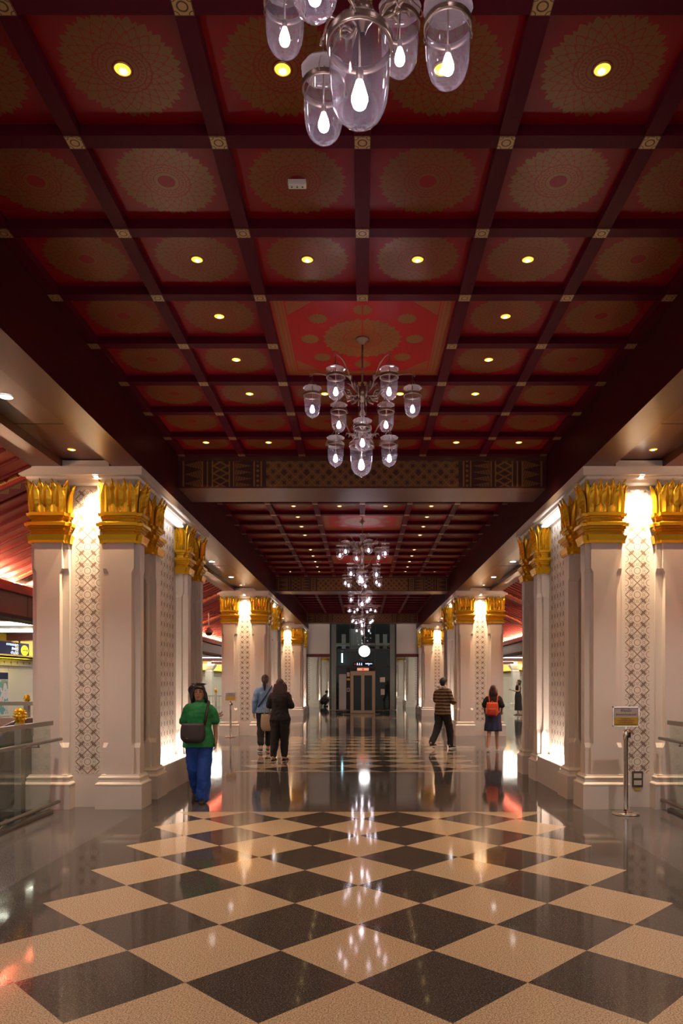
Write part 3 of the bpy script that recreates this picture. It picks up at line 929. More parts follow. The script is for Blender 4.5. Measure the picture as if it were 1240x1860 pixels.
ME_ARM_U = arm_mesh([(.03, 0, HZ + 2.74), (.10, 0, HZ + 2.715), (.17, 0, HZ + 2.74), (.24, 0, HZ + 2.82), (.33, 0, HZ + 2.905), (.42, 0, HZ + 2.925), (.475, 0, UP_H + .292)], [(4, .10, 1), (8, .09, 1), (13, .07, 1), (3, .09, -1)])
LO_H = HZ + 2.21
ME_ARM_L = arm_mesh([(.03, 0, HZ + 2.34), (.07, 0, HZ + 2.33), (.12, 0, HZ + 2.36), (.17, 0, HZ + 2.45), (.22, 0, HZ + 2.515), (.265, 0, HZ + 2.53), (.30, 0, LO_H + .292)], [(4, .07, 1), (9, .06, 1)])

def lantern(t, x, y, z, scale=1.0, disc=True, rz=0.0):
    l = link('lantern', ME_BELL, t, (x, y, z), rz); l.scale = (scale,) * 3
    l['label'] = 'clear glass bell lantern'
    link('band', ME_BAND, l); link('bulb', ME_BULB, l); link('hanger_rod', ME_ROD, l)
    if disc: link('smoke_disc', ME_DISC, l)
    return l
def chandelier(y, up, lo, label):
    t = thing('chandelier', label, 'chandelier', (0.0, y, 0), group='bell lantern chandeliers')
    link('canopy', ME_CANOPY, t, (0, 0, Z_PANEL)); link('stem', ME_STEM, t); link('baluster', ME_SPIN, t); link('lower_hub', ME_HUB, t)
    for k in range(6):
        a = math.radians(up + 60 * k)
        link('arm', ME_ARM_U, t, (0, 0, 0), a); lantern(t, .475 * math.cos(a), .475 * math.sin(a), UP_H, rz=a)
    for k in range(3):
        a = math.radians(lo + 120 * k)
        link('arm', ME_ARM_L, t, (0, 0, 0), a); lantern(t, .30 * math.cos(a), .30 * math.sin(a), LO_H, rz=a)
    lantern(t, -.01, 0, HZ + 2.118, 1.37, False)
    return t
for y, up, lo, lab in ((2.513, 11, 0, 'glass bell chandelier cropped by the top edge of the photo'), (6.788, 0, 30, 'whole bronze chandelier of glass bells before the first cross beam'),
                       (BAY2[4], 45, 100, 'chandelier just past the first cross beam, third in line'), (BAY2[9], 20, 65, 'chandelier in front of the second cross beam, fourth in line'),
                       (BAY3[4], 8, 20, 'small far chandelier just past the second cross beam'), (BAY3[9], 35, 95, 'tiny last chandelier above the clock')):
    chandelier(y, up, lo, lab)

# ------------------------------------------------------------------ eave lamps, platform lamps, cove lamps
mb = MB(); mb.box(-.02, .02, 0, 1.15, 0, .02); ME_EAVE = mb.mesh('lamp_strip', M['eave_lamp'])
for s in (-1, 1):
    for k in range(27):
        y = 4.2 + 1.3 * k
        o = link('lamp_strip', ME_EAVE, None, (s * 5.74, y, 3.105))
        tag(o, 'orange lamp strip in the eave gutter of the sloping red roof on %s' % side_word(s), 'lamp', 'eave lamp strips ' + ('by the woman in green' if s < 0 else 'by the man in stripes'))
mb = MB(); mb.box(-1.25, 1.25, -.028, .028, -.04, 0); ME_TUBE = mb.mesh('linear_lamp', M['tube_lamp'])
for s in (-1, 1):
    for k in range(24):
        y = 4.8 + 2.0 * k
        o = link('linear_lamp', ME_TUBE, None, (s * 7.45, y, 2.715))
        tag(o, 'white linear lamp in the silver slat ceiling of the corridor on %s' % side_word(s), 'lamp', 'corridor lamps ' + ('behind the woman in green' if s < 0 else 'behind the woman with the phone'))
mb = MB(); mb.box(-.7, .7, -.09, .09, -.04, 0); ME_FAR = mb.mesh('linear_lamp', M['far_fill'])  # added fill lamps, set behind the pillars to brighten the far end
for y in (38.0, 41.0, 46.5, 51.0, 56.0):
    for x in (-4.6, 4.6):
        o = link('linear_lamp', ME_FAR, None, (x, y, 3.295)); tag(o, 'added linear lamp that brightens the pillars past the lift', 'lamp', 'added fill lamps past the lift')
M['cove_lamp'] = emit('cove_lamp', (1.0, .80, .20), 3.0)
for s in (-1, 1):
    mb = MB(); mb.box(s * 8.70, s * 8.78, -4, 60, 2.145, 2.165)
    o = mb.build('cove_lamp', M['cove_lamp']); tag(o, 'yellow lit cove lamp running above the cream wall on %s' % side_word(s), 'lamp')

# ------------------------------------------------------------------ steel and glass balustrades with lotus finials
def lotus(mb, c, r):
    mb.lathe([(r * .72, -.0), (r * .72, r * .5), (r * .8, r * .6), (r * .7, r * .9), (r * .98, r * 1.2), (r * .8, r * 1.45), (r * .86, r * 1.8), (r * .8, r * 2.2), (r * .55, r * 2.5), (r * .4, r * 2.62), (.001, r * 2.65)], c, 16)
    for ring, (zz, rr, n) in enumerate(((.75, .88, 10), (1.25, 1.02, 10), (1.75, .92, 10), (2.15, .74, 8))):
        for k in range(n):
            a = 2 * PI * (k + .5 * (ring % 2)) / n
            mb.sphere((c[0] + r * rr * math.cos(a), c[1] + r * rr * math.sin(a), c[2] + r * zz), r * .2, 8, 0, (1, 1, .8))
def balustrade(s, y0, y1, label, posts):
    x = s * 3.58
    t = thing('glass_balustrade', label, 'railing', (x, y1, 0), group='escalator well balustrades')
    L = y0 - y1
    mb = MB(); mb.box(-.022, .022, L, 0, 1.005, 1.055); mb.build('top_rail', M['steel'], t)
    mb = MB(); mb.tube([(-s * .085, L, .84), (-s * .085, .06, .84)], .021, 12); mb.build('handrail', M['steel'], t)
    mb = MB(); mb.tube([(-s * .06, L, .115), (-s * .06, .06, .115)], .020, 12); mb.build('kick_rail', M['steel'], t)
    mb = MB(); mb.box(-.03, .03, L, -.02, 0, .035); mb.build('floor_channel', M['steel'], t)
    mb = MB(); mb.box(-.006, .006, L, -.03, .035, 1.0); mb.build('glass_pane', M['pane'], t)
    for p in posts:
        py = p - y1
        mb = MB(); mb.box(s * .02, s * .09, py - .05, py + .05, 0, 1.06); po = mb.build('post', M['steel'], t)
        mb = MB(); lotus(mb, (s * .055, py, 1.06), .062); mb.build('lotus_finial', M['gold'], po)
        mb = MB()
        for z in (.84,):
            mb.box(min(0, -s * .10), max(0, -s * .10), py + .12, py + .135, z - .05, z - .035); mb.box(-s * .085 - .008, -s * .085 + .008, py + .12, py + .135, z - .05, z)
        mb.box(-.02, .02, py + .11, py + .15, .92, 1.0); mb.box(-s * .07, .02, py + .10, py + .14, .09, .105)
        mb.build('bracket', M['steel'], t)
    return t
balustrade(-1, 2.0, 8.24, 'steel and glass balustrade beside the pillar of the woman in green', (7.6, 5.4, 3.2))
balustrade(1, 2.0, 8.36, 'steel and glass balustrade beyond the chrome sign stand', (7.75, 5.4, 3.2))
# far posts with finials
def fence(x0, x1, y, label, n):
    t = thing('metal_fence', label, 'railing', (x0, y, 0))
    mb = MB(); mb.box(0, x1 - x0, -.02, .02, .96, 1.0); mb.box(0, x1 - x0, -.02, .02, .12, .16); mb.build('rail', M['steel'], t)
    for k in range(n):
        px = (x1 - x0) * k / (n - 1)
        mb = MB(); mb.box(px - .035, px + .035, -.035, .035, 0, 1.1); po = mb.build('post', M['steel'], t)
        mb = MB(); lotus(mb, (px, 0, 1.1), .055); mb.build('lotus_finial', M['gold'], po)
    m2 = MB()
    k = 0.06
    while k < x1 - x0: m2.box(k - .008, k + .008, -.008, .008, .16, .96); k += .12
    m2.build('bars', M['steel'], t)
    return t
fence(-6.9, -4.85, 27.0, 'metal bar fence with gold lotus posts in the gap behind the woman in green', 4)
t = thing('finial_post', 'slim steel post with small gold lotus standing beyond the escalator', 'post', (-5.62, 12.0, 0))
mb = MB(); mb.box(-.04, .04, -.04, .04, 0, 1.16); mb.build('post_shaft', M['steel'], t)
mb = MB(); lotus(mb, (0, 0, 1.16), .05); mb.build('lotus_finial', M['gold'], t)
# parapet beyond the escalator
t = thing('parapet', 'pinkish low parapet with steel top rail beyond the escalator', 'parapet', (-7.2, 11.0, 0))
mb = MB(); mb.box(0, 2.35, 0, .12, 0, .95); mb.build('parapet_panel', plain('pink_cladding', (.42, .28, .23), .4), t)
mb = MB(); mb.box(0, 2.35, .02, .10, 1.14, 1.20)
mb.build('top_rail', M['steel'], t)
for k in range(3):
    mb = MB(); mb.box(.3 + .85 * k, .34 + .85 * k, .04, .08, .95, 1.14); mb.build('rail_post', M['steel'], t)

# ------------------------------------------------------------------ escalators going down into the wells
M['handrail'] = plain('black_rubber_blue_sheen', (.02, .025, .06), .25)  # bluish reflection on the black rubber is mixed into its base colour
M['skirt'] = plain('dark_glass_skirt', (.035, .04, .036), .12)
def escalator(s, label):
    t = thing('escalator', label, 'escalator', (s * 4.72, 9.0, 0))
    tan = math.tan(math.radians(30))
    for e in (-1, 1):
        x = e * .52
        path = [(0.15, .93), (.35, .95), (.42, .86), (.36, .78)]
        up = [(x, -7.0, .95 - 6.4 * tan), (x, -.6, .95), (x, -.3, 1.0), (x, .1, 1.01), (x, .28, .98), (x, .36, .88), (x, .33, .78), (x, .2, .72)]
        mb = MB(); mb.tube(up, .042, 10); mb.build('handrail', M['handrail'], t)
        mb = MB()
        q = [(-7.0, .92 - 6.4 * tan), (-.6, .92), (.1, .97), (.30, .86), (.25, .4), (.25, 0), (-.3, -.02), (-7.0, -.02 - 6.7 * tan)]
        mb.grid([[(x - .012, a, b_) for a, b_ in q], [(x + .012, a, b_) for a, b_ in q]], 0, True, False, True, True)
        mb.build('balustrade_panel', M['skirt'], t)
        mb = MB(); mb.tube([(x + e * .07, -7.0, .12 - 6.7 * tan), (x + e * .07, -.3, .12), (x + e * .07, .2, .12)], .03, 6); mb.build('deck_trim', M['steel'], t)
    mb = MB()
    n = 17
    for k in range(n):
        y = -.3 - .4 * k; z = -.02 - .231 * k
        mb.box(-.48, .48, y - .4, y, z - .231, z - .0, 0)
        mb.box(-.48, .48, y - .405, y - .395, z - .02, z + .002, 1)
    mb.build('steps', [M['dark'], plain('step_edge', (.6, .45, .05), .5)], t)
    mb = MB(); q = [(-7.0, -.25 - 6.7 * tan), (-.3, -.25), (.0, -.1), (.0, -.5), (-.3, -.75), (-7.0, -.75 - 6.7 * tan)]
    mb.grid([[(-.66, a, b_) for a, b_ in q], [(.66, a, b_) for a, b_ in q]], 0, True, False, True, True)
    mb.build('truss', M['dark'], t)
    mb = MB(); mb.box(-.5, .5, -.3, .9, .002, .008); mb.build('comb_plate', M['steel'], t)
    return t
escalator(-1, 'escalator with black handrail (blue sheen painted in) going down behind the glass balustrade by the green-shirt woman')
escalator(1, 'escalator going down behind the balustrade beyond the chrome sign stand')

# ------------------------------------------------------------------ chrome sign stands
INK = plain('sign_ink', (.05, .035, .03), .6)
def sign_stand(x, y, label, big, grp='chrome sign stands'):
    t = thing('sign_stand', label, 'sign', (x, y, 0), group=grp)
    mb = MB(); mb.lathe([(.001, 0), (.150, 0), (.152, .010), (.145, .022), (.06, .034), (.034, .040), (.030, .060), (.001, .060)], n=40); mb.build('base', M['chrome'], t)
    mb = MB(); mb.lathe([(.026, .05), (.026, .84)], n=24); mb.lathe([(.026, .84), (.031, .845), (.031, .945), (.022, .965), (.001, .968)], n=24); mb.build('pole', M['chrome'], t)
    mb = MB(); mb.box(.026, .05, -.02, .02, .87, .93); mb.build('belt_clip', M['black'], t)
    z0, z1, w = .995, 1.222, .150
    mb = MB()
    for a, b_, c, d in ((-w, w, z1 - .012, z1), (-w, w, z0, z0 + .010), (-w, -w + .010, z0, z1), (w - .010, w, z0, z1)): mb.box(a, b_, -.012, .012, c, d)
    mb.box(-.012, .012, -.008, .008, .96, z0)
    fr = mb.build('frame', M['chrome'], t)
    mb = MB(); mb.box(-w + .010, w - .010, -.006, .006, z0 + .010 + .095, z1 - .012); mb.build('notice_panel', plain('notice_grey', (.46, .38, .34), .5), t)
    mb = MB(); mb.box(-w + .010, w - .010, -.0065, .0065, z0 + .010, z0 + .105); mb.build('notice_band', plain('notice_yellow', (.50, .30, .03), .5), t)
    if big:
        text_mesh('lettering', 'ห้ามนั่ง', .044, INK, t, (0, -.0075, z1 - .046))
        text_mesh('lettering', 'โปรดงดนั่งบริเวณนี้', .030, INK, t, (0, -.0075, z1 - .090))
        for k, s_ in enumerate(('No Sitting Please', 'โปรดรักษาความสะอาดร่วมกัน', 'ขอบคุณที่ให้ความร่วมมือ', 'Thank you for your kind cooperation')):
            text_mesh('lettering', s_, .0165, INK, t, (0, -.0075, z0 + .089 - .021 * k))
    else:
        text_mesh('lettering', 'ห้ามนั่ง', .044, INK, t, (0, -.0075, z1 - .046)); text_mesh('lettering', 'โปรดงดนั่งบริเวณนี้', .030, INK, t, (0, -.0075, z1 - .090))
    return t
sign_stand(2.99, 8.13, 'chrome stand with grey and yellow notice beside the socket pillar', True)
sign_stand(-3.60, 19.55, 'chrome stand with yellow notice before the pillar behind the blue-shirt woman', False)

# ------------------------------------------------------------------ glass lift at the end of the hall
YL = 33.9
M['liftframe'] = plain('grey_green_lift_frame', (.20, .235, .215), .35, metal=.4)
M['liftdark'] = plain('lift_dark_metal', (.045, .050, .048), .3, metal=.5)
M['doorbronze'] = plain('lift_door_bronze', (.34, .235, .15), .28, metal=.85)
t = thing('glass_lift', 'dark glass lift shaft with bronze doors at the end of the hall', 'lift', (0.03, YL, 0))
mb = MB()
for x in (-1.50, 1.28): mb.box(x, x + .22, 0, .25, 0, 4.7)
mb.build('corner_post', M['liftframe'], t)
mb = MB()
for z in (2.98, 2.18): mb.box(-1.28, 1.28, .06, .16, z, z + .11)
for x in (-.62, .56): mb.box(x, x + .03, .05, .1, 0, 4.7)
for x in (-1.58, 1.50): mb.box(x, x + .08, .02, .2, 0, 4.7)
mb.build('shaft_frame', M['liftdark'], t)
mb = MB()
for a, b_ in ((-1.28, -.62), (.59, 1.28)): mb.box(a, b_, .10, .112, .1, 4.6)
mb.box(-.62, .59, .10, .112, 2.2, 4.6)
mb.build('shaft_glass', M['darkpane'], t)
mb = MB(); 
for x in (-1.05, -.62, .6, .98): mb.box(x, x + .2, 1.2, 1.25, 3.1, 3.85)
mb.box(-.66, -.05, 1.0, 1.1, 3.05, 4.1); mb.build('shaft_machinery', plain('machine_grey', (.70, .72, .72), .5), t)
mb = MB(); mb.box(-1.05, -.98, .9, .95, 2.45, 2.9); mb.build('blue_lamp', emit('blue_white', (.55, .8, 1.0), 3), t)
mb = MB()
for a, b_ in ((-.60, -.53), (.50, .57)): mb.box(a, b_, -.02, .12, 0, 2.02)
mb.box(-.529, .499, -.02, .12, 1.94, 2.02)
mb.build('door_frame', M['doorbronze'], t)
for sx in (-1, 1):
    a, b_ = (-.53, -.015) if sx < 0 else (-.015, .50)
    mb = MB(); mb.box(a + .002, a + .075, .02, .07, .02, 1.938); mb.box(b_ - .075, b_ - .002, .02, .07, .02, 1.938); mb.box(a + .076, b_ - .076, .022, .068, 1.82, 1.938); mb.box(a + .076, b_ - .076, .022, .068, .02, .16)
    d = mb.build('lift_door', M['doorbronze'], t)
    mb = MB(); mb.box(a + .075, b_ - .075, .04, .05, .16, 1.82); mb.build('door_glass', M['darkpane'], d)
mb = MB(); mb.box(-1.14, -.80, -.03, .12, .13, 1.88); mb.build('steel_panel', M['steel'], t)
mb = MB(); mb.box(-.78, -.62, .0, .10, 0, 2.18); mb.build('call_pillar', M['black'], t)
mb = MB(); mb.box(-.765, -.635, -.012, 0, 1.76, 1.96); mb.build('notice', M['white2'], t)
mb = MB(); mb.box(-.78, -.62, -.012, 0, 1.58, 1.68); mb.build('yellow_notice', plain('lift_yellow', (.7, .5, .08), .5), t)
mb = MB(); mb.box(-.765, -.635, -.012, 0, 1.05, 1.22); mb.box(-.74, -.66, -.016, -.012, 1.08, 1.19, 1); mb.build('call_panel', [M['white2'], plain('navy', (.02, .03, .14), .3)], t)
for (a, b_, z0, z1) in ((.80, 1.04, 1.5, 1.73), (.84, 1.02, .9, 1.17)):
    mb = MB(); mb.box(a, b_, .0, .04, z0, z1); mb.build('notice', M['white2'], t)
NAVY = plain('sign_navy', (.012, .012, .075), .6, spec=.2)
mb = MB(); mb.box(-.48, .48, -.03, .04, 2.26, 2.45); sg = mb.build('header_sign', NAVY, t)
mb = MB(); mb.lathe([(0, 0), (.05, 0), (.05, .005), (.0, .005)], n=20)
me = mb.mesh('sign_disc', plain('sign_orange', (.7, .16, .03), .5)); o = link('sign_disc', me, sg, (-.38, -.032, 2.355)); o.rotation_euler = (PI / 2, 0, 0)
LIT = emit('lit_lettering', (.75, .8, 1), 1.1)
text_mesh('lettering', 'ลิฟต์โดยสาร', .066, LIT, sg, (.27, -.032, 2.37)); text_mesh('lettering', 'Lift', .045, LIT, sg, (.27, -.032, 2.31))
mb = MB()
for k, x in enumerate((-.27, -.17, -.07)):
    mb.box(x - .035, x + .035, -.033, -.031, 2.31, 2.32); mb.box(x - .008, x + .008, -.033, -.031, 2.32, 2.38); mb.sphere((x, -.032, 2.395), .015, 8, 0, (1, .2, 1))
mb.build('pictogram', LIT, sg)
mb = MB(); mb.box(-.28, .27, -.03, .05, 2.045, 2.17); fd = mb.build('floor_display', emit('display_glow', (1, .42, .25), .22), t)
mb = MB(); mb.box(-.06, .05, -.034, -.03, 2.065, 2.15); mb.build('display_digit', emit('display_red', (.9, .02, .01), .8), fd)
for a, b_ in ((-1.55, -.62), (.59, 1.55)):
    mb = MB(); mb.tube([(a, -.25, .18), (b_, -.25, .18)], .022, 8); r_ = mb.build('bumper_rail', M['steel'], t)
    mb = MB()
    for x in (a + .35, b_ - .3): mb.tube([(x, -.25, .18), (x, -.25, 0)], .018, 8)
    mb.build('rail_foot', M['steel'], r_)
mb = MB(); mb.box(-1.0, .78, -.42, -.30, 0, .012); mb.build('threshold', plain('threshold_brass', (.62, .40, .18), .35, metal=.3), t)
mb = MB(); mb.box(-1.28, 1.28, .4, 2.2, 0.005, 0.02); mb.box(-1.28, 1.28, 2.2, 2.25, 0, 4.6); mb.build('shaft_back', M['liftdark'], t)

t = thing('hanging_clock', 'round white lit clock hanging in front of the lift', 'clock', (0.09, 33.2, 2.93))
mb = MB(); mb.lathe([(.0, .06), (.27, .06), (.275, .0), (.27, -.06), (.255, -.06)], n=40); me = mb.mesh('clock_case', M['white'], recalc=True); o = link('clock_case', me, t); o.rotation_euler = (-PI / 2, 0, 0); o.rotation_euler = (PI / 2, 0, 0)
mb = MB(); mb.lathe([(.0, .062), (.255, .062)], n=40); me = mb.mesh('clock_face', emit('clock_glow', (1, .97, .95), 1.7), recalc=False); o = link('clock_face', me, t); o.rotation_euler = (PI / 2, 0, 0)
mb = MB()
def hand(a, l, w):
    dx, dz = math.sin(a), math.cos(a)
    mb.tube([(-dx * .03, -.068, -dz * .03), (dx * l, -.068, dz * l)], [w, w * .4], 6)
hand(math.radians(222), .17, .010); hand(math.radians(205), .12, .012); hand(math.radians(30), .05, .008)
mb.build('clock_hands', M['black'], t)
mb = MB(); mb.tube([(0, 0, .27), (0, 0, 1.32)], .018, 8); mb.build('hanging_rod', M['steel'], t)

# ------------------------------------------------------------------ corridor signs, poster, columns, camera
YEL = plain('arrow_yellow', (.85, .45, .02), .5)
t = thing('direction_sign', 'navy station direction sign with round yellow arrow over the corridor', 'sign', (-8.72, 16.4, 2.13))
mb = MB(); mb.box(-.06, .06, -2.2, 2.2, 0, .36); mb.build('sign_box', NAVY, t)
mb = MB(); mb.box(-.065, .065, -2.2, 2.2, -.035, 0); mb.build('yellow_base', emit('sign_yellow_edge', (1, .75, .02), .9), t)
mb = MB(); mb.lathe([(0, .004), (.13, .004), (.13, 0)], n=28); me = mb.mesh('arrow_disc', emit('arrow_glow', (1, .55, .03), .8)); o = link('arrow_disc', me, t, (.062, 1.95, .18)); o.rotation_euler = (0, PI / 2, 0); o.scale = (1, 1.5, 1)
mb = MB(); mb.box(.069, .071, 1.83, 2.05, .17, .19)
mb.face([(.071, 2.05, .25), (.071, 2.11, .18), (.071, 2.05, .11)], 0); mb.build('arrow', M['black'], t)
LITB = emit('lit_blue_lettering', (.45, .6, 1), 1.3); LITY = emit('lit_yellow_lettering', (.9, .6, .05), .6)
for k, (a, b_) in enumerate((('ทางออก', 'Exit'), ('ลิฟต์', 'Lift'), ('บันได', 'Stairs'))):
    o = text_mesh('lettering', a, .085, LITB, t, (.064, 1.62, .30 - .10 * k), (PI / 2, 0, PI / 2), 'RIGHT'); o.scale = (2.2, 1, 1)
    o = text_mesh('lettering', b_, .05, LITY, t, (.064, 1.62, .255 - .10 * k), (PI / 2, 0, PI / 2), 'RIGHT'); o.scale = (2.2, 1, 1)
o = text_mesh('lettering', 'ทางออก 1', .12, LITB, t, (.064, .2, .24), (PI / 2, 0, PI / 2)); o.scale = (2, 1, 1)
o = text_mesh('lettering', 'Exit', .07, LITY, t, (.064, .2, .11), (PI / 2, 0, PI / 2)); o.scale = (2, 1, 1)
mb = MB()
for y in (-1.8, 1.8): mb.tube([(0, y, .36), (0, y, .56)], .02, 6)
mb.build('hanger', M['steel'], t)
t = thing('map_poster', 'framed area map poster with navy header on the cream wall', 'poster', (-8.96, 17.1, 1.0))
mb = MB(); mb.box(-.03, 0, -1.1, 1.1, -.35, .78); mb.build('poster_frame', M['white2'], t)
def mat_map():
    m, t_, b = new_mat('coloured_map'); _, _, _, v = coord(t_, 'Object')
    f = noise(t_, v, 3.0, 3); g = noise(t_, v, 9.0, 2)
    c = mixc(t_, f > 0.52, (.62, .62, .66), (.12, .36, .42)); c = mixc(t_, f > 0.60, c, (.25, .42, .16)); c = mixc(t_, g > 0.64, c, (.5, .08, .06))
    setin(t_, b, color=c, rough=.4); return m
mb = MB(); mb.box(0, .004, -1.0, 1.0, -.3, .56); mb.build('map_sheet', mat_map(), t)
mb = MB(); mb.box(0, .005, -1.0, 1.0, .57, .74); mb.build('map_header', NAVY, t)
def corridor_column(x, y, label):
    t = thing('corridor_column', label, 'column', (x, y, 0), group='white corridor columns')
    mb = MB(); mb.profile((-.2, .2, -.2, .2), [(.06, 0), (.06, .3), (.0, .36), (.0, .40)]); mb.build('column_base', M['white2'], t)
    mb = MB(); mb.box(-.19, .19, -.19, .19, .36, 2.05); mb.build('column_shaft', M['white2'], t)
    mb = MB(); mb.profile((-.2, .2, -.2, .2), [(0, 2.05), (.02, 2.10), (.0, 2.14), (.02, 2.2), (.16, 2.42), (.16, 2.50), (-.1, 2.50), (-.1, 2.72)]); mb.build('column_capital', M['white2'], t)
for s in (-1, 1):
    for k, y in enumerate((39.5, 47.0, 54.0)):
        corridor_column(s * 8.45, y, 'slender white column with flared head under the yellow cove, %s on %s' % (ordn[k], side_word(s)))
t = thing('dome_camera', 'grey dome camera hanging on a stem under the sloping red roof', 'camera', (-4.72, 22.0, 3.02))
mb = MB(); mb.lathe([(.0, .16), (.03, .16), (.05, .12), (.12, .05), (.125, .0)], n=20); mb.build('housing', plain('camera_grey', (.42, .36, .32), .4), t)
mb = MB(); mb.lathe([(.10, .0), (.09, -.05), (.05, -.09), (.0, -.10)], n=20); mb.build('dome', M['black'], t)
mb = MB(); mb.tube([(0, 0, .15), (0, 0, .62)], .02, 8); mb.build('stem', M['white'], t)
# ------------------------------------------------------------------ people
CREASE = bpy.data.textures.new('creases', 'CLOUDS'); CREASE.noise_scale = .11; CREASE.noise_depth = 2
def remeshed(name, mb, mats, voxel, parent, smooth=2, paint=None, crease=0.0):
    """fuse overlapping pieces into one continuous skin"""
    me0 = mb.mesh(name + '_raw', mats)
    tmp = bpy.data.objects.new(name + '_raw', me0); COL.objects.link(tmp)
    m = tmp.modifiers.new('r', 'REMESH'); m.mode = 'VOXEL'; m.voxel_size = voxel; m.use_smooth_shade = True
    if smooth:
        s = tmp.modifiers.new('s', 'SMOOTH'); s.factor = .5; s.iterations = smooth
    if crease:
        q = tmp.modifiers.new('d', 'DISPLACE'); q.texture = CREASE; q.strength = crease; q.mid_level = .45; q.texture_coords = 'LOCAL'
    dg = bpy.context.evaluated_depsgraph_get(); dg.update()
    me = bpy.data.meshes.new_from_object(tmp.evaluated_get(dg))
    bpy.data.objects.remove(tmp); bpy.data.meshes.remove(me0)
    me.name = name; me.materials.clear()
    for x in (mats if isinstance(mats, (list, tuple)) else [mats]): me.materials.append(x)
    mi = [0] * len(me.polygons)
    if paint:
        for p in me.polygons: mi[p.index] = paint(p.center)
    me.polygons.foreach_set('material_index', mi)
    me.polygons.foreach_set('use_smooth', [True] * len(me.polygons))
    return link(name, me, parent)

def limb(mb, pts, rad, n=12):
    """tapered limb through joints with round ends"""
    P = [Vector(p) for p in pts]
    fine, rr = [], []
    for i in range(len(P) - 1):
        for k in range(6):
            t = k / 6; fine.append(P[i].lerp(P[i + 1], t)); rr.append(rad[i] + (rad[i + 1] - rad[i]) * t)
    fine.append(P[-1]); rr.append(rad[-1])
    for _ in range(2):
        fine = [fine[0]] + [(fine[i - 1] + fine[i] * 2 + fine[i + 1]) / 4 for i in range(1, len(fine) - 1)] + [fine[-1]]
    mb.tube(fine, rr, n)
    mb.sphere(fine[0], rad[0], 10); mb.sphere(fine[-1], rad[-1], 10)

def rings(mb, rows, n=24):
    """rows: (cx, cy, z, rx, ry)"""
    mb.grid([[(cx + rx * math.cos(2 * PI * i / n), cyy + ry * math.sin(2 * PI * i / n), z) for i in range(n)] for cx, cyy, z, rx, ry in rows], 0, True, True, True, True)

def hand(mb, wrist, direction, palm_n, side, curl=0.35, s=1.0):
    """palm, four fingers of unequal length and a thumb leaving the side of the palm"""
    w = Vector(wrist); d = Vector(direction).normalized(); nrm = Vector(palm_n); nrm = (nrm - d * nrm.dot(d)).normalized(); sd = d.cross(nrm) * side
    for a in (-.026, -.009, .009, .026):
        mb.tube([w + sd * a * .5 * s, w + (d * .045 + sd * a * .9) * s, w + (d * .088 + sd * a) * s], [.016 * s, .015 * s, .012 * s], 8)
    for a, l in ((-.028, .058), (-.0095, .072), (.0095, .078), (.028, .070)):
        p = w + (d * .085 + sd * a) * s; q = d.copy(); pts = [p]
        for k in range(3):
            q = (q + nrm * curl * (.5 + .4 * k)).normalized(); p = p + q * (l * s * (.42, .32, .26)[k]); pts.append(p)
        mb.tube(pts, [.0092 * s, .0088 * s, .0082 * s, .007 * s], 8); mb.sphere(pts[-1], .007 * s, 8)
    p = w + (d * .025 + sd * .030) * s
    t1 = p + (d * .030 + sd * .024 + nrm * .012) * s; t2 = t1 + (d * .030 + sd * .006 + nrm * .010) * s
    mb.tube([p, t1, t2], [.013 * s, .0105 * s, .008 * s], 8); mb.sphere(t2, .008 * s, 8)

SKIN = plain('skin', (.46, .25, .165), .5, var=.06, scale=20)
SKIN_D = plain('skin_tan', (.34, .175, .11), .5, var=.06, scale=20)
EYE_M = plain('eye_dark', (.025, .018, .016), .3)
LIP_M = plain('lips', (.33, .09, .08), .45)
HAIR = plain('dark_hair', (.014, .010, .010), .38, var=.3, scale=40)
HAIR_R = plain('reddish_dark_hair', (.035, .013, .013), .36, var=.3, scale=40)
HAIR_B = plain('blue_black_hair', (.014, .014, .035), .34, var=.3, scale=40)
BLACK_C = plain('black_cloth', (.010, .010, .012), .85, var=.2, scale=12)
CHAR_C = plain('charcoal_cloth', (.022, .020, .020), .85, var=.2, scale=12)

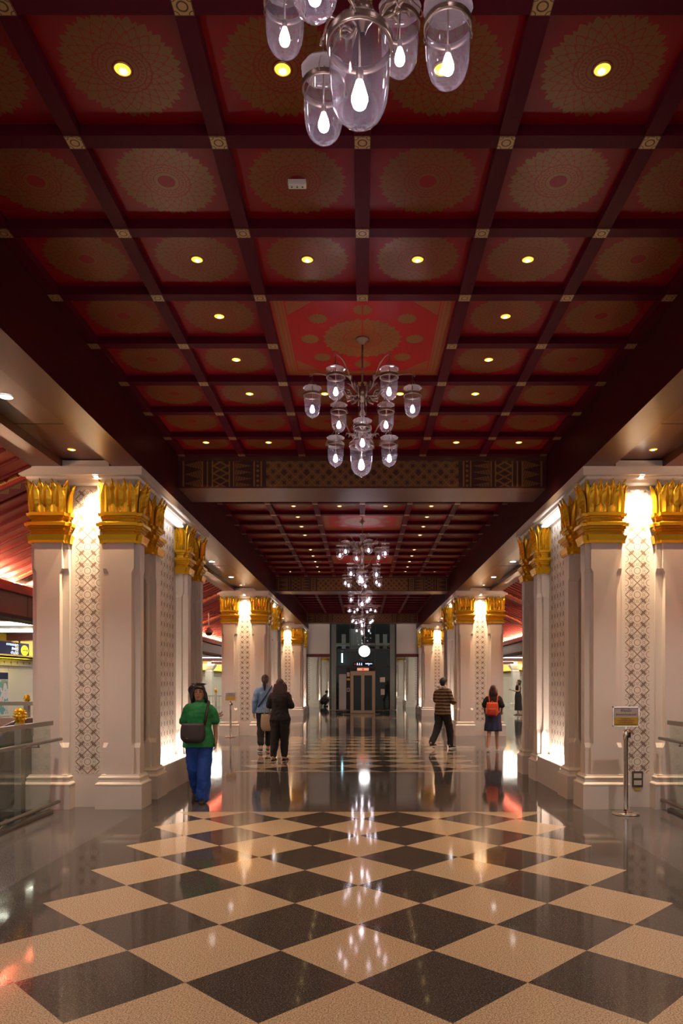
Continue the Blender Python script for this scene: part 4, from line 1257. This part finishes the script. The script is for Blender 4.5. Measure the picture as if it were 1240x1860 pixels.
class Fig:
    def __init__(s, label, x, y, rz, H, skin, pose=None, fem=True, head_turn=0.0, head_pitch=0.0, lean=0.0):
        s.k = H / 1.65
        s.t = thing('person', label, 'person', (x, y, 0), rz)
        s.skin = skin
        J = dict(shL=(.168, .0, 1.345), elL=(.215, .02, 1.08), wrL=(.225, -.04, .86), hiL=(.085, 0, .88), knL=(.092, -.015, .475), anL=(.092, .025, .085),
                 shR=(-.168, .0, 1.345), elR=(-.215, .02, 1.08), wrR=(-.225, -.04, .86), hiR=(-.085, 0, .88), knR=(-.092, -.015, .475), anR=(-.092, .025, .085))
        J.update(pose or {})
        s.J = {a: Vector(b) for a, b in J.items()}
        s.fem, s.turn, s.pitch, s.lean = fem, head_turn, head_pitch, lean
        s.dz = 0.0
    def tor(s, z): return s.lean * max(0, z - .9)     # forward shift of the trunk
    def pt(s, v): return v
    def finish(s, o):
        o.scale = (s.k,) * 3; return o
    def torso_rows(s, g=0.0, z0=.80, z1=1.40, hemflare=0.0):
        T = [(.78, .165, .115), (.86, .172, .120), (.95, .146, .104), (1.04, .132, .094), (1.13, .139, .102), (1.22, .152, .113), (1.29, .160, .106), (1.345, .158, .088), (1.38, .105, .070), (1.405, .060, .056)]
        if not s.fem: T = [(.78, .16, .112), (.86, .163, .114), (.95, .152, .106), (1.04, .150, .104), (1.13, .157, .108), (1.22, .170, .114), (1.29, .180, .110), (1.345, .178, .092), (1.38, .115, .074), (1.405, .066, .060)]
        out = []
        n = 14
        for i in range(n + 1):
            z = z0 + (z1 - z0) * i / n
            for a, b in zip(T, T[1:]):
                if a[0] <= z <= b[0]:
                    f = (z - a[0]) / (b[0] - a[0]); rx = a[1] + (b[1] - a[1]) * f; ry = a[2] + (b[2] - a[2]) * f; break
            else: rx, ry = T[0][1:] if z < T[0][0] else T[-1][1:]
            fl = hemflare * (1 - i / n) ** 2
            out.append((0, -s.tor(z), z, rx + g + fl, ry + g + fl))
        return out
    def head_matrix(s):
        base = Vector((0, -s.tor(1.43), 1.43))
        return Matrix.Translation(base) @ Matrix.Rotation(s.turn, 4, 'Z') @ Matrix.Rotation(-s.pitch, 4, 'X')
    def body(s, hands=(1, 1), curl=.4, feet=True, voxel=.006):
        mb = MB(); J = s.J
        rings(mb, s.torso_rows(0, .80, 1.40))
        limb(mb, [(0, -s.tor(1.36), 1.36), (0, -s.tor(1.42) - .004, 1.43), s.head_matrix() @ Vector((0, .012, .05))], [.062, .050, .048])
        HM = s.head_matrix()
        hm = MB()
        prof = [(-.012, .028, .022, -.052), (.0, .042, .045, -.040), (.03, .056, .072, -.018), (.06, .066, .086, -.004), (.095, .072, .094, .004), (.13, .074, .098, .010), (.165, .070, .092, .012), (.195, .054, .072, .012), (.212, .030, .040, .012), (.220, .006, .008, .012)]
        rings(hm, [(0, cyy, z, rx, ry) for z, rx, ry, cyy in prof])
        hm.sphere((0, -.098, .078), .013, 8, 0, (.95, 1.2, .9)); hm.tube([(0, -.088, .115), (0, -.100, .085)], [.007, .011], 8)
        hm.sphere((0, -.094, .040), .012, 8, 0, (1.8, .7, .7))
        for e in (-1, 1): hm.sphere((e * .073, .012, .092), .022, 8, 0, (.35, .7, 1.25))
        b0 = len(mb.v); mb.v += [tuple(HM @ Vector(v)) for v in hm.v]
        mb.f += [[i + b0 for i in f] for f in hm.f]; mb.mi += hm.mi; mb.uv += hm.uv; mb.sm += hm.sm
        for e, a in ((1, 'L'), (-1, 'R')):
            limb(mb, [J['sh' + a] - Vector((e * .05, 0, .01)), J['sh' + a] - Vector((e * .012, 0, .02)), J['el' + a], J['wr' + a]], [.042, .043, .035, .0245])
            d = J['wr' + a] - J['el' + a]
            hand(mb, J['wr' + a], d, (-e, -.35, 0) if abs(d.z) > .15 else (0, 0, -1 if False else 1), -1 if e > 0 else 1, curl)
            limb(mb, [J['hi' + a], J['kn' + a], J['an' + a]], [.083, .054, .036])
            kn, an = J['kn' + a], J['an' + a]
            mid = kn.lerp(an, .3) + Vector((0, .016, 0)); mb.sphere(mid, .047, 10, 0, (1, 1, 1.8))
            t = s.toe(a); limb(mb, [an - Vector((0, 0, .03)) + (an - t) * .25, an.lerp(t, .5) - Vector((0, 0, .02)), t], [.033, .033, .022])
        inv = HM.inverted()
        def paint(c):
            q = inv @ Vector(c)
            if q.y < -.07 and -.03 < q.z < .2:
                if abs(abs(q.x) - .030) < .014 and abs(q.z - .108) < .007: return 1
                if abs(abs(q.x) - .030) < .019 and abs(q.z - .130) < .004: return 1
                if abs(q.x) < .024 and abs(q.z - .040) < .008: return 2
            return 0
        return s.finish(remeshed('body', mb, [s.skin, EYE_M, LIP_M], voxel, s.t, 2, paint))
    def toe(s, a):
        an = s.J['an' + a]
        if ('to' + a) in s.J: return s.J['to' + a]
        return Vector((an.x + (.012 if a == 'L' else -.012), an.y - .155, .024 + max(0, an.z - .085)))
    def top(s, mat, name='shirt', hem=.80, sleeve=.5, g=.020, flare=.02, collar=False, sg=.018, voxel=.008):
        mb = MB(); J = s.J
        rings(mb, s.torso_rows(g, hem, 1.395, flare))
        for e, a in ((1, 'L'), (-1, 'R')):
            sh, el, wr = J['sh' + a], J['el' + a], J['wr' + a]
            if sleeve <= 0: continue
            if sleeve <= .6:
                limb(mb, [sh - Vector((e * .07, 0, .012)), sh - Vector((e * .012, 0, .022)), sh.lerp(el, sleeve * 1.6)], [.050, .050 + sg * .5, .050 + sg])
            else:
                limb(mb, [sh - Vector((e * .07, 0, .012)), sh - Vector((e * .012, 0, .022)), el, el.lerp(wr, min(1, (sleeve - .5) * 2))], [.050, .050 + sg * .7, .040 + sg * .9, .030 + sg * .9])
        if collar: limb(mb, [(0, -s.tor(1.38) + .01, 1.385), (0, -s.tor(1.4) + .01, 1.425)], [.075, .066])
        return s.finish(remeshed(name, mb, mat, voxel, s.t, 3, None, .034))
    def trousers(s, mat, hem=.10, r=(.106, .084, .068), name='trousers', voxel=.008):
        mb = MB(); J = s.J
        rings(mb, s.torso_rows(.010, .80, .93))
        for a in 'LR':
            hi, kn, an = J['hi' + a], J['kn' + a], J['an' + a]
            f = max(0.05, min(1.0, 1 - (hem - .085) / .39)); end = kn.lerp(an, f)
            limb(mb, [hi + Vector((0, 0, .02)), hi - Vector((0, 0, .06)), kn, end], [r[0], r[0], r[1], r[2]])
        return s.finish(remeshed(name, mb, mat, voxel, s.t, 3, None, .034))
    def skirt(s, mat, hem=.5, w=.20, name='skirt', voxel=.01):
        mb = MB(); c = (s.J['knL'] + s.J['knR']) / 2
        rows = []
        for i in range(12):
            f = i / 11; z = 1.03 - (1.03 - hem) * f
            rx = .152 + (w - .152) * min(1, f * 1.3) + .02 * math.sin(min(1, f * 2) * PI); rows.append((c.x * f * .6, c.y * f * .6, z, rx, rx * .82))
        n = 48
        mb.grid([[(cx + rx * (1 + .05 * math.sin(9 * 2 * PI * i / n) * j / 11) * math.cos(2 * PI * i / n), cyy + ry * (1 + .05 * math.sin(9 * 2 * PI * i / n) * j / 11) * math.sin(2 * PI * i / n), z) for i in range(n)] for j, (cx, cyy, z, rx, ry) in enumerate(rows)], 0, True, True, True, True)
        return s.finish(mb.build(name, mat, s.t))
    def shoes(s, mat, sole=None, sandal=False):
        for a in 'LR':
            an, t = s.J['an' + a], s.toe(a)
            d = (t - an); d.z = 0; d = d.normalized(); sd = Vector((-d.y, d.x, 0)); zb = an.z - .085
            mb = MB()
            rows = []
            heel = an - d * .06
            for f, w, h in ((0, .022, .06), (.06, .032, .085), (.2, .036, .09), (.4, .036, .075), (.65, .043, .055), (.85, .042, .042), (1.0, .022, .028)):
                c = heel + d * (.265 * f); hh = h * (.35 if sandal else 1)
                rows.append([(c.x + sd.x * w * u, c.y + sd.y * w * u, zb + .012 + hh * v) for u, v in ((-1, 0), (-1, .45), (-.7, .85), (0, 1), (.7, .85), (1, .45), (1, 0))])
            mb.grid(rows, 0, True, True, True, True)
            if sandal:
                c = heel + d * .17
                mb.tube([c - sd * .045 + Vector((0, 0, zb + .02 - c.z)), c + Vector((0, 0, zb + .075 - c.z)), c + sd * .045 + Vector((0, 0, zb + .02 - c.z))], .012, 8)
            sh = s.finish(mb.build('sandal' if sandal else 'shoe', mat, s.t))
            mb = MB()
            rows = []
            for f, w in ((0, .026), (.06, .036), (.2, .039), (.4, .038), (.65, .046), (.85, .044), (1.02, .022)):
                c = heel + d * (.265 * f); rows.append([(c.x - sd.x * w, c.y - sd.y * w, zb), (c.x + sd.x * w, c.y + sd.y * w, zb), (c.x + sd.x * w, c.y + sd.y * w, zb + .018), (c.x - sd.x * w, c.y - sd.y * w, zb + .018)])
            mb.grid(rows, 0, True, False, True, True)
            mb.build('sole', sole or M['black'], sh)
    def hair(s, mat, length=.0, width=1.0, pony=False, messy=0, fringe=True, voxel=.007, name='hair'):
        """cap of hair over the skull with a fall of the given length below the jaw line"""
        mb = MB(); HM = s.head_matrix(); hm = MB()
        prof = [(.10, .078, .080, .030), (.13, .082, .098, .020), (.165, .080, .102, .014), (.195, .064, .084, .012), (.218, .040, .050, .012), (.230, .008, .010, .012)]
        rings(hm, [(0, cyy, z, rx, ry) for z, rx, ry, cyy in prof])
        if length > 0:
            rows = []
            for i in range(9):
                f = i / 8; z = .12 - (.12 + length) * f
                rx = (.078 + .024 * min(1, f * 2) - .02 * max(0, f - .8) * 5) * width; ry = .064 - .012 * f
                rows.append((0, .048 + .012 * math.sin(f * PI), z, rx, ry))
            rings(hm, rows)
            for e in (-1, 1):
                hm.tube([(e * .066, -.035, .15), (e * .082 * width, -.030, .09), (e * .088 * width, -.018, .02), (e * .090 * width, .0, -length * .8)], [.016, .022, .024, .010], 8)
        if fringe: hm.tube([(-.055, -.062, .165), (0, -.086, .175), (.055, -.062, .165)], [.018, .016, .018], 8)
        hm.sphere((0, .040, .095), .074, 14, 0, (.95, .85, 1.05))
        if pony:
            hm.sphere((0, .105, .16), .034, 10); hm.tube([(0, .11, .15), (.004, .135, .08), (.0, .125, .0), (.0, .115, -.08), (0, .11, -.13)], [.028, .036, .036, .026, .008], 10)
        rnd = random.Random(messy)
        for k in range(messy):
            a = rnd.uniform(0, 2 * PI); r = rnd.uniform(.02, .06)
            b = Vector((math.cos(a) * r, .012 + math.sin(a) * r, .20)); hm.tube([b, b + Vector((math.cos(a) * .03, math.sin(a) * .03, .03)), b + Vector((math.cos(a) * .075, math.sin(a) * .06, .028 + rnd.uniform(-.02, .02)))], [.016, .012, .005], 6)
        mb.v = [tuple(HM @ Vector(v)) for v in hm.v]; mb.f, mb.mi, mb.uv, mb.sm = hm.f, hm.mi, hm.uv, hm.sm
        return s.finish(remeshed(name, mb, mat, voxel, s.t, 2))
    def w(s, p):
        """figure-local point to world"""
        return Matrix.Translation(s.t.location) @ Matrix.Rotation(s.t.rotation_euler.z, 4, 'Z') @ (Vector(p) * s.k)

def carried(f, name, label, cat):
    """an empty at the carrier's place for a carried thing (own top-level object)"""
    o = thing(name, label, cat, tuple(f.t.location), f.t.rotation_euler.z); o.scale = (f.k,) * 3
    return o
def pouch(mb, c, w, h, d, sag=.1, n=20):
    rows = []
    for i in range(9):
        f = i / 8; z = c[2] - h / 2 + h * f
        k = (1 - (1 - min(1, f * 3.2)) ** 2 * .35) * (1 - .12 * max(0, f - .7) / .3)
        rows.append([(c[0] + (w / 2) * k * math.copysign(abs(math.cos(2 * PI * i2 / n)) ** .55, math.cos(2 * PI * i2 / n)), c[1] + (d / 2) * k * (1.15 - .5 * f) * math.copysign(abs(math.sin(2 * PI * i2 / n)) ** .7, math.sin(2 * PI * i2 / n)), z) for i2 in range(n)])
    mb.grid(rows, 0, True, True, True, True)
def strap(mb, pts, w=.012, t=.004):
    mb.tube(pts, w, 8)

# --- woman in green walking towards the camera
pose = dict(hiL=(.085, 0, .88), knL=(.085, -.075, .475), anL=(.060, -.06, .085), knR=(-.080, .02, .47), anR=(-.050, .22, .13), toR=(-.055, .10, .03),
            elL=(.215, .06, 1.10), wrL=(.232, -.02, .88), elR=(-.225, .03, 1.09), wrR=(-.15, -.15, .97))
f = Fig('woman in a green shirt and blue trousers walking towards us', -2.035, 8.93, .04, 1.47, SKIN_D, pose, head_pitch=.12)
f.body(); f.top(plain('green_cloth', (.008, .21, .065), .75, var=.2, scale=8), 'green_shirt', .78, .5, .020, .042, True, .022)
f.trousers(plain('blue_cloth', (.008, .065, .36), .8, var=.2, scale=8), .07, (.104, .098, .092))
f.shoes(M['black']); f.hair(HAIR, .05, 1.12, messy=9)
b = carried(f, 'shoulder_bag', 'soft black shoulder bag held in front of the woman in green', 'bag')
mb = MB(); pouch(mb, (-.045, -.222, .985), .34, .27, .13); mb.build('bag_body', plain('black_leather', (.022, .018, .020), .5, var=.2), b)
mb = MB(); strap(mb, [(.10, -.19, 1.09), (.125, -.15, 1.22), (.135, -.10, 1.34), (.130, -.02, 1.415), (.125, .07, 1.37), (.08, .14, 1.2)], .017); mb.build('strap', M['black'], b)
# --- person with blue-black hair half hidden behind her
pose = dict(elL=(.24, -.05, 1.10), wrL=(.20, -.25, 1.14), elR=(-.20, -.05, 1.10), wrR=(-.06, -.27, 1.12))
f = Fig('person with blue-black hair half hidden behind the woman in green, pink phone', -2.36, 10.25, 1.75, 1.47, SKIN, pose, head_pitch=.25)
f.body(voxel=.007); f.top(BLACK_C, 'dark_top', .8, .5); f.trousers(BLACK_C); f.shoes(M['black']); f.hair(HAIR_B, .10, 1.0, pony=False)
b = carried(f, 'phone', 'pink phone held beside the shoulder of the woman in green', 'phone')
mb = MB(); mb.box(.03, .20, -.37, -.30, 1.155, 1.172); mb.build('phone_body', plain('pink_case', (.62, .20, .22), .4), b)
# --- woman in the blue shirt, back to us
pose = dict(knL=(.095, .03, .475), anL=(.11, .16, .10), toL=(.12, .02, .03), knR=(-.085, -.07, .475), anR=(-.075, -.10, .085), elL=(.225, .05, 1.09), wrL=(.235, .02, .86), elR=(-.24, .0, 1.09), wrR=(-.20, -.16, .98))
f = Fig('woman with ponytail in a light blue shirt and black trousers, back turned', -2.10, 15.45, PI + .25, 1.66, SKIN, pose, head_turn=-.2)
f.body(voxel=.007); f.top(plain('blue_shirt', (.16, .27, .46), .8, var=.15, scale=8), 'blue_shirt', .84, 1.0, .022, .03, True)
f.trousers(BLACK_C, .18, (.105, .080, .068)); f.shoes(plain('grey_sneaker', (.10, .09, .09), .6), M['white2']); f.hair(HAIR, .0, 1.0, pony=True)
mb = MB(); mb.tube([(-.15, -.02, 1.405), (-.10, .10, 1.35), (.0, .140, 1.20), (.10, .138, 1.06), (.16, .09, .96)], .014, 8); f.finish(mb.build('crossbody_strap', plain('navy_strap', (.02, .03, .07), .7), f.t))
# --- woman in black with the tote
pose = dict(elL=(.235, .0, 1.10), wrL=(.14, -.20, 1.12), elR=(-.235, .0, 1.10), wrR=(-.14, -.20, 1.12), knL=(.10, -.0, .475), anL=(.125, .06, .085), knR=(-.09, -.02, .475), anR=(-.07, -.06, .085))
f = Fig('woman in black top with reddish dark bob standing with her back to us', -1.57, 13.65, PI - .15, 1.56, SKIN, pose)
f.body(voxel=.007); f.top(BLACK_C, 'black_top', .80, .78, .028, .02, False, .030); f.trousers(CHAR_C, .13, (.122, .092, .070)); f.shoes(M['black'], None, True); f.hair(HAIR_R, .12, 1.42)
b = carried(f, 'tote_bag', 'cream canvas tote bag hanging from the arm of the woman in black', 'bag')
mb = MB(); pouch(mb, (.275, .02, .77), .24, .34, .09); mb.build('bag_body', plain('cream_canvas', (.50, .37, .24), .85, var=.1), b)
mb = MB()
for dy in (-.03, .05): mb.tube([(.215, dy, .93), (.232, dy * .5, 1.08), (.25, dy * .3, 1.135), (.275, dy * .5, 1.08), (.33, dy, .93)], .009, 8)
mb.build('handles', plain('canvas_handle', (.45, .32, .21), .85), b)
# --- man in stripes
def mat_stripes():
    m, t_, b_ = new_mat('striped_cloth'); _, _, z, v = coord(t_, 'Object')
    n_ = noise(t_, v, 5, 2)
    g = ((z + n_ * .03) / .075).frac()
    setin(t_, b_, color=mixc(t_, g < .48, (.035, .018, .014), (.21, .135, .060)), rough=.85); return m
pose = dict(hiL=(.085, 0, .88), knL=(.10, .06, .47), anL=(.10, .33, .16), toL=(.105, .215, .045), knR=(-.09, -.16, .485), anR=(-.09, -.21, .095), toR=(-.10, -.36, .035),
            elL=(.23, -.06, 1.10), wrL=(.16, -.26, 1.10), elR=(-.225, -.05, 1.09), wrR=(-.16, -.27, 1.08))
f = Fig('man in a brown and olive striped top striding away', 1.80, 16.05, PI * .80, 1.60, SKIN, pose, fem=False, head_turn=-.3, lean=.10)
f.body(voxel=.007); f.top(mat_stripes(), 'striped_shirt', .80, 1.0, .028, .015, False, .024); f.trousers(BLACK_C, .10, (.106, .088, .068)); f.shoes(M['black'], M['white2']); f.hair(HAIR, .0, 1.0, fringe=False)
b = carried(f, 'headphones', 'white headphones around the neck of the striped-top man', 'headphones')
mb = MB(); mb.tube([(-.09, -.08, 1.405), (-.10, -.0, 1.42), (-.06, .07, 1.44), (.0, .09, 1.445), (.06, .07, 1.44), (.10, .0, 1.42), (.09, -.08, 1.405)], .012, 8); mb.build('headband', M['white2'], b)
for e in (-1, 1):
    mb = MB(); mb.sphere((e * .105, .05, 1.45), .040, 12, 0, (.6, 1, 1)); mb.build('ear_cup', M['white2'], b)
# --- woman with the orange backpack
pose = dict(knL=(.10, .05, .47), anL=(.13, .20, .12), toL=(.13, .07, .03), knR=(-.085, -.03, .475), anR=(-.10, .0, .085), elL=(.22, .0, 1.10), wrL=(.21, -.14, .95), elR=(-.22, .0, 1.10), wrR=(-.20, -.16, .97))
f = Fig('woman in black tee and navy skirt, walking away in white shoes', 2.86, 15.65, PI - .2, 1.43, SKIN, pose)
f.body(voxel=.007); f.top(BLACK_C, 'black_tee', .86, .5, .024, .0, False, .026); f.skirt(plain('navy_skirt', (.018, .032, .085), .85, var=.2), .50, .215); f.shoes(M['white2'], M['white2']); f.hair(HAIR_R, .07, 1.05)
b = carried(f, 'backpack', 'small bright orange backpack on the back of the woman in the navy skirt', 'backpack')
OR_ = plain('orange_nylon', (.72, .085, .012), .6, var=.12, scale=6)
mb = MB(); pouch(mb, (.02, .215, 1.055), .30, .34, .16); mb.build('pack_body', OR_, b)
mb = MB(); pouch(mb, (.02, .30, .985), .22, .17, .07); mb.build('front_pocket', plain('deep_orange_nylon', (.48, .04, .008), .6), b)
mb = MB()
for e in (-1, 1): mb.tube([(e * .09, .14, 1.20), (e * .105, .09, 1.36), (e * .11, -.02, 1.415), (e * .115, -.13, 1.30), (e * .135, -.135, 1.12), (e * .165, .02, 1.0), (e * .12, .13, .96)], .016, 8)
mb.tube([(-.03, .17, 1.21), (.02, .19, 1.26), (.07, .17, 1.21)], .008, 6)
mb.build('straps', OR_, b)
# --- woman with the phone far on the platform
pose = dict(elL=(.20, -.03, 1.10), wrL=(.14, -.25, 1.14), elR=(-.20, -.03, 1.10), wrR=(-.12, -.25, 1.15), knL=(.09, .05, .475), anL=(.09, .13, .085))
f = Fig('woman in sleeveless top and long dark skirt looking at her phone', 7.07, 32.5, -PI / 2 + .15, 1.62, SKIN, pose, head_pitch=.3)
f.body(voxel=.008); f.top(BLACK_C, 'sleeveless_top', .84, 0, .014, .0); f.skirt(CHAR_C, .22, .20); f.shoes(plain('brown_sandal', (.16, .08, .05), .6), None, True); f.hair(HAIR, .20, 1.1)
b = carried(f, 'phone', 'dark phone in the hand of the woman in the long skirt', 'phone')
mb = MB(); mb.box(-.16, .0, -.41, -.33, 1.16, 1.175); mb.build('phone_body', M['black'], b)
# --- crouching person near the hall end
pose = dict(hiL=(.09, .12, .36), hiR=(-.09, .12, .36))
f = Fig('person crouching on the floor far away beside the lift', -2.36, 44.0, PI / 2 + .2, 1.65, SKIN, {})
s_ = f.t
def crouch(f):
    mb = MB()
    hip = Vector((0, .10, .24)); chest = Vector((0, -.06, .60)); neck = Vector((0, -.12, .74))
    limb(mb, [hip, hip.lerp(chest, .5) + Vector((0, .03, 0)), chest, neck], [.15, .14, .13, .05])
    mb.sphere((0, -.17, .86), .10, 14, 0, (.8, .95, 1.1)); mb.sphere((0, -.27, .84), .013, 8)
    for e in (-1, 1):
        limb(mb, [hip + Vector((e * .09, 0, 0)), (e * .13, -.28, .44), (e * .11, -.06, .085)], [.085, .055, .036])
        limb(mb, [(e * .11, -.06, .06), (e * .12, -.22, .03)], [.034, .024])
        limb(mb, [chest + Vector((e * .15, 0, .04)), (e * .20, -.22, .46), (e * .08, -.42, .46)], [.05, .038, .026])
        hand(mb, (e * .08, -.42, .46), (-e * .2, -1, 0), (0, 0, -1), e)
    remeshed('body', mb, [SKIN], .009, f.t)
    mb = MB()
    limb(mb, [hip + Vector((0, -.01, .02)), hip.lerp(chest, .5) + Vector((0, .03, 0)), chest, neck - Vector((0, 0, .03))], [.165, .16, .15, .07])
    for e in (-1, 1): limb(mb, [chest + Vector((e * .15, 0, .04)), (e * .20, -.22, .46), (e * .10, -.38, .46)], [.065, .055, .042])
    remeshed('patterned_shirt', mb, plain('patterned_grey_cloth', (.16, .115, .09), .85, var=.6, scale=30), .01, f.t)
    mb = MB()
    for e in (-1, 1): limb(mb, [hip + Vector((e * .09, 0, 0)), (e * .13, -.28, .44), (e * .11, -.07, .12)], [.11, .075, .06])
    remeshed('trousers', mb, CHAR_C, .01, f.t)
    mb = MB(); mb.sphere((0, -.155, .885), .108, 14, 0, (.85, .95, 1.05)); remeshed('hair', mb, HAIR, .01, f.t)
    for e in (-1, 1):
        mb = MB(); limb(mb, [(e * .11, -.02, .04), (e * .12, -.22, .032)], [.042, .032]); mb.build('shoe', M['black'], f.t)
crouch(f)
bpy.context.view_layer.update()
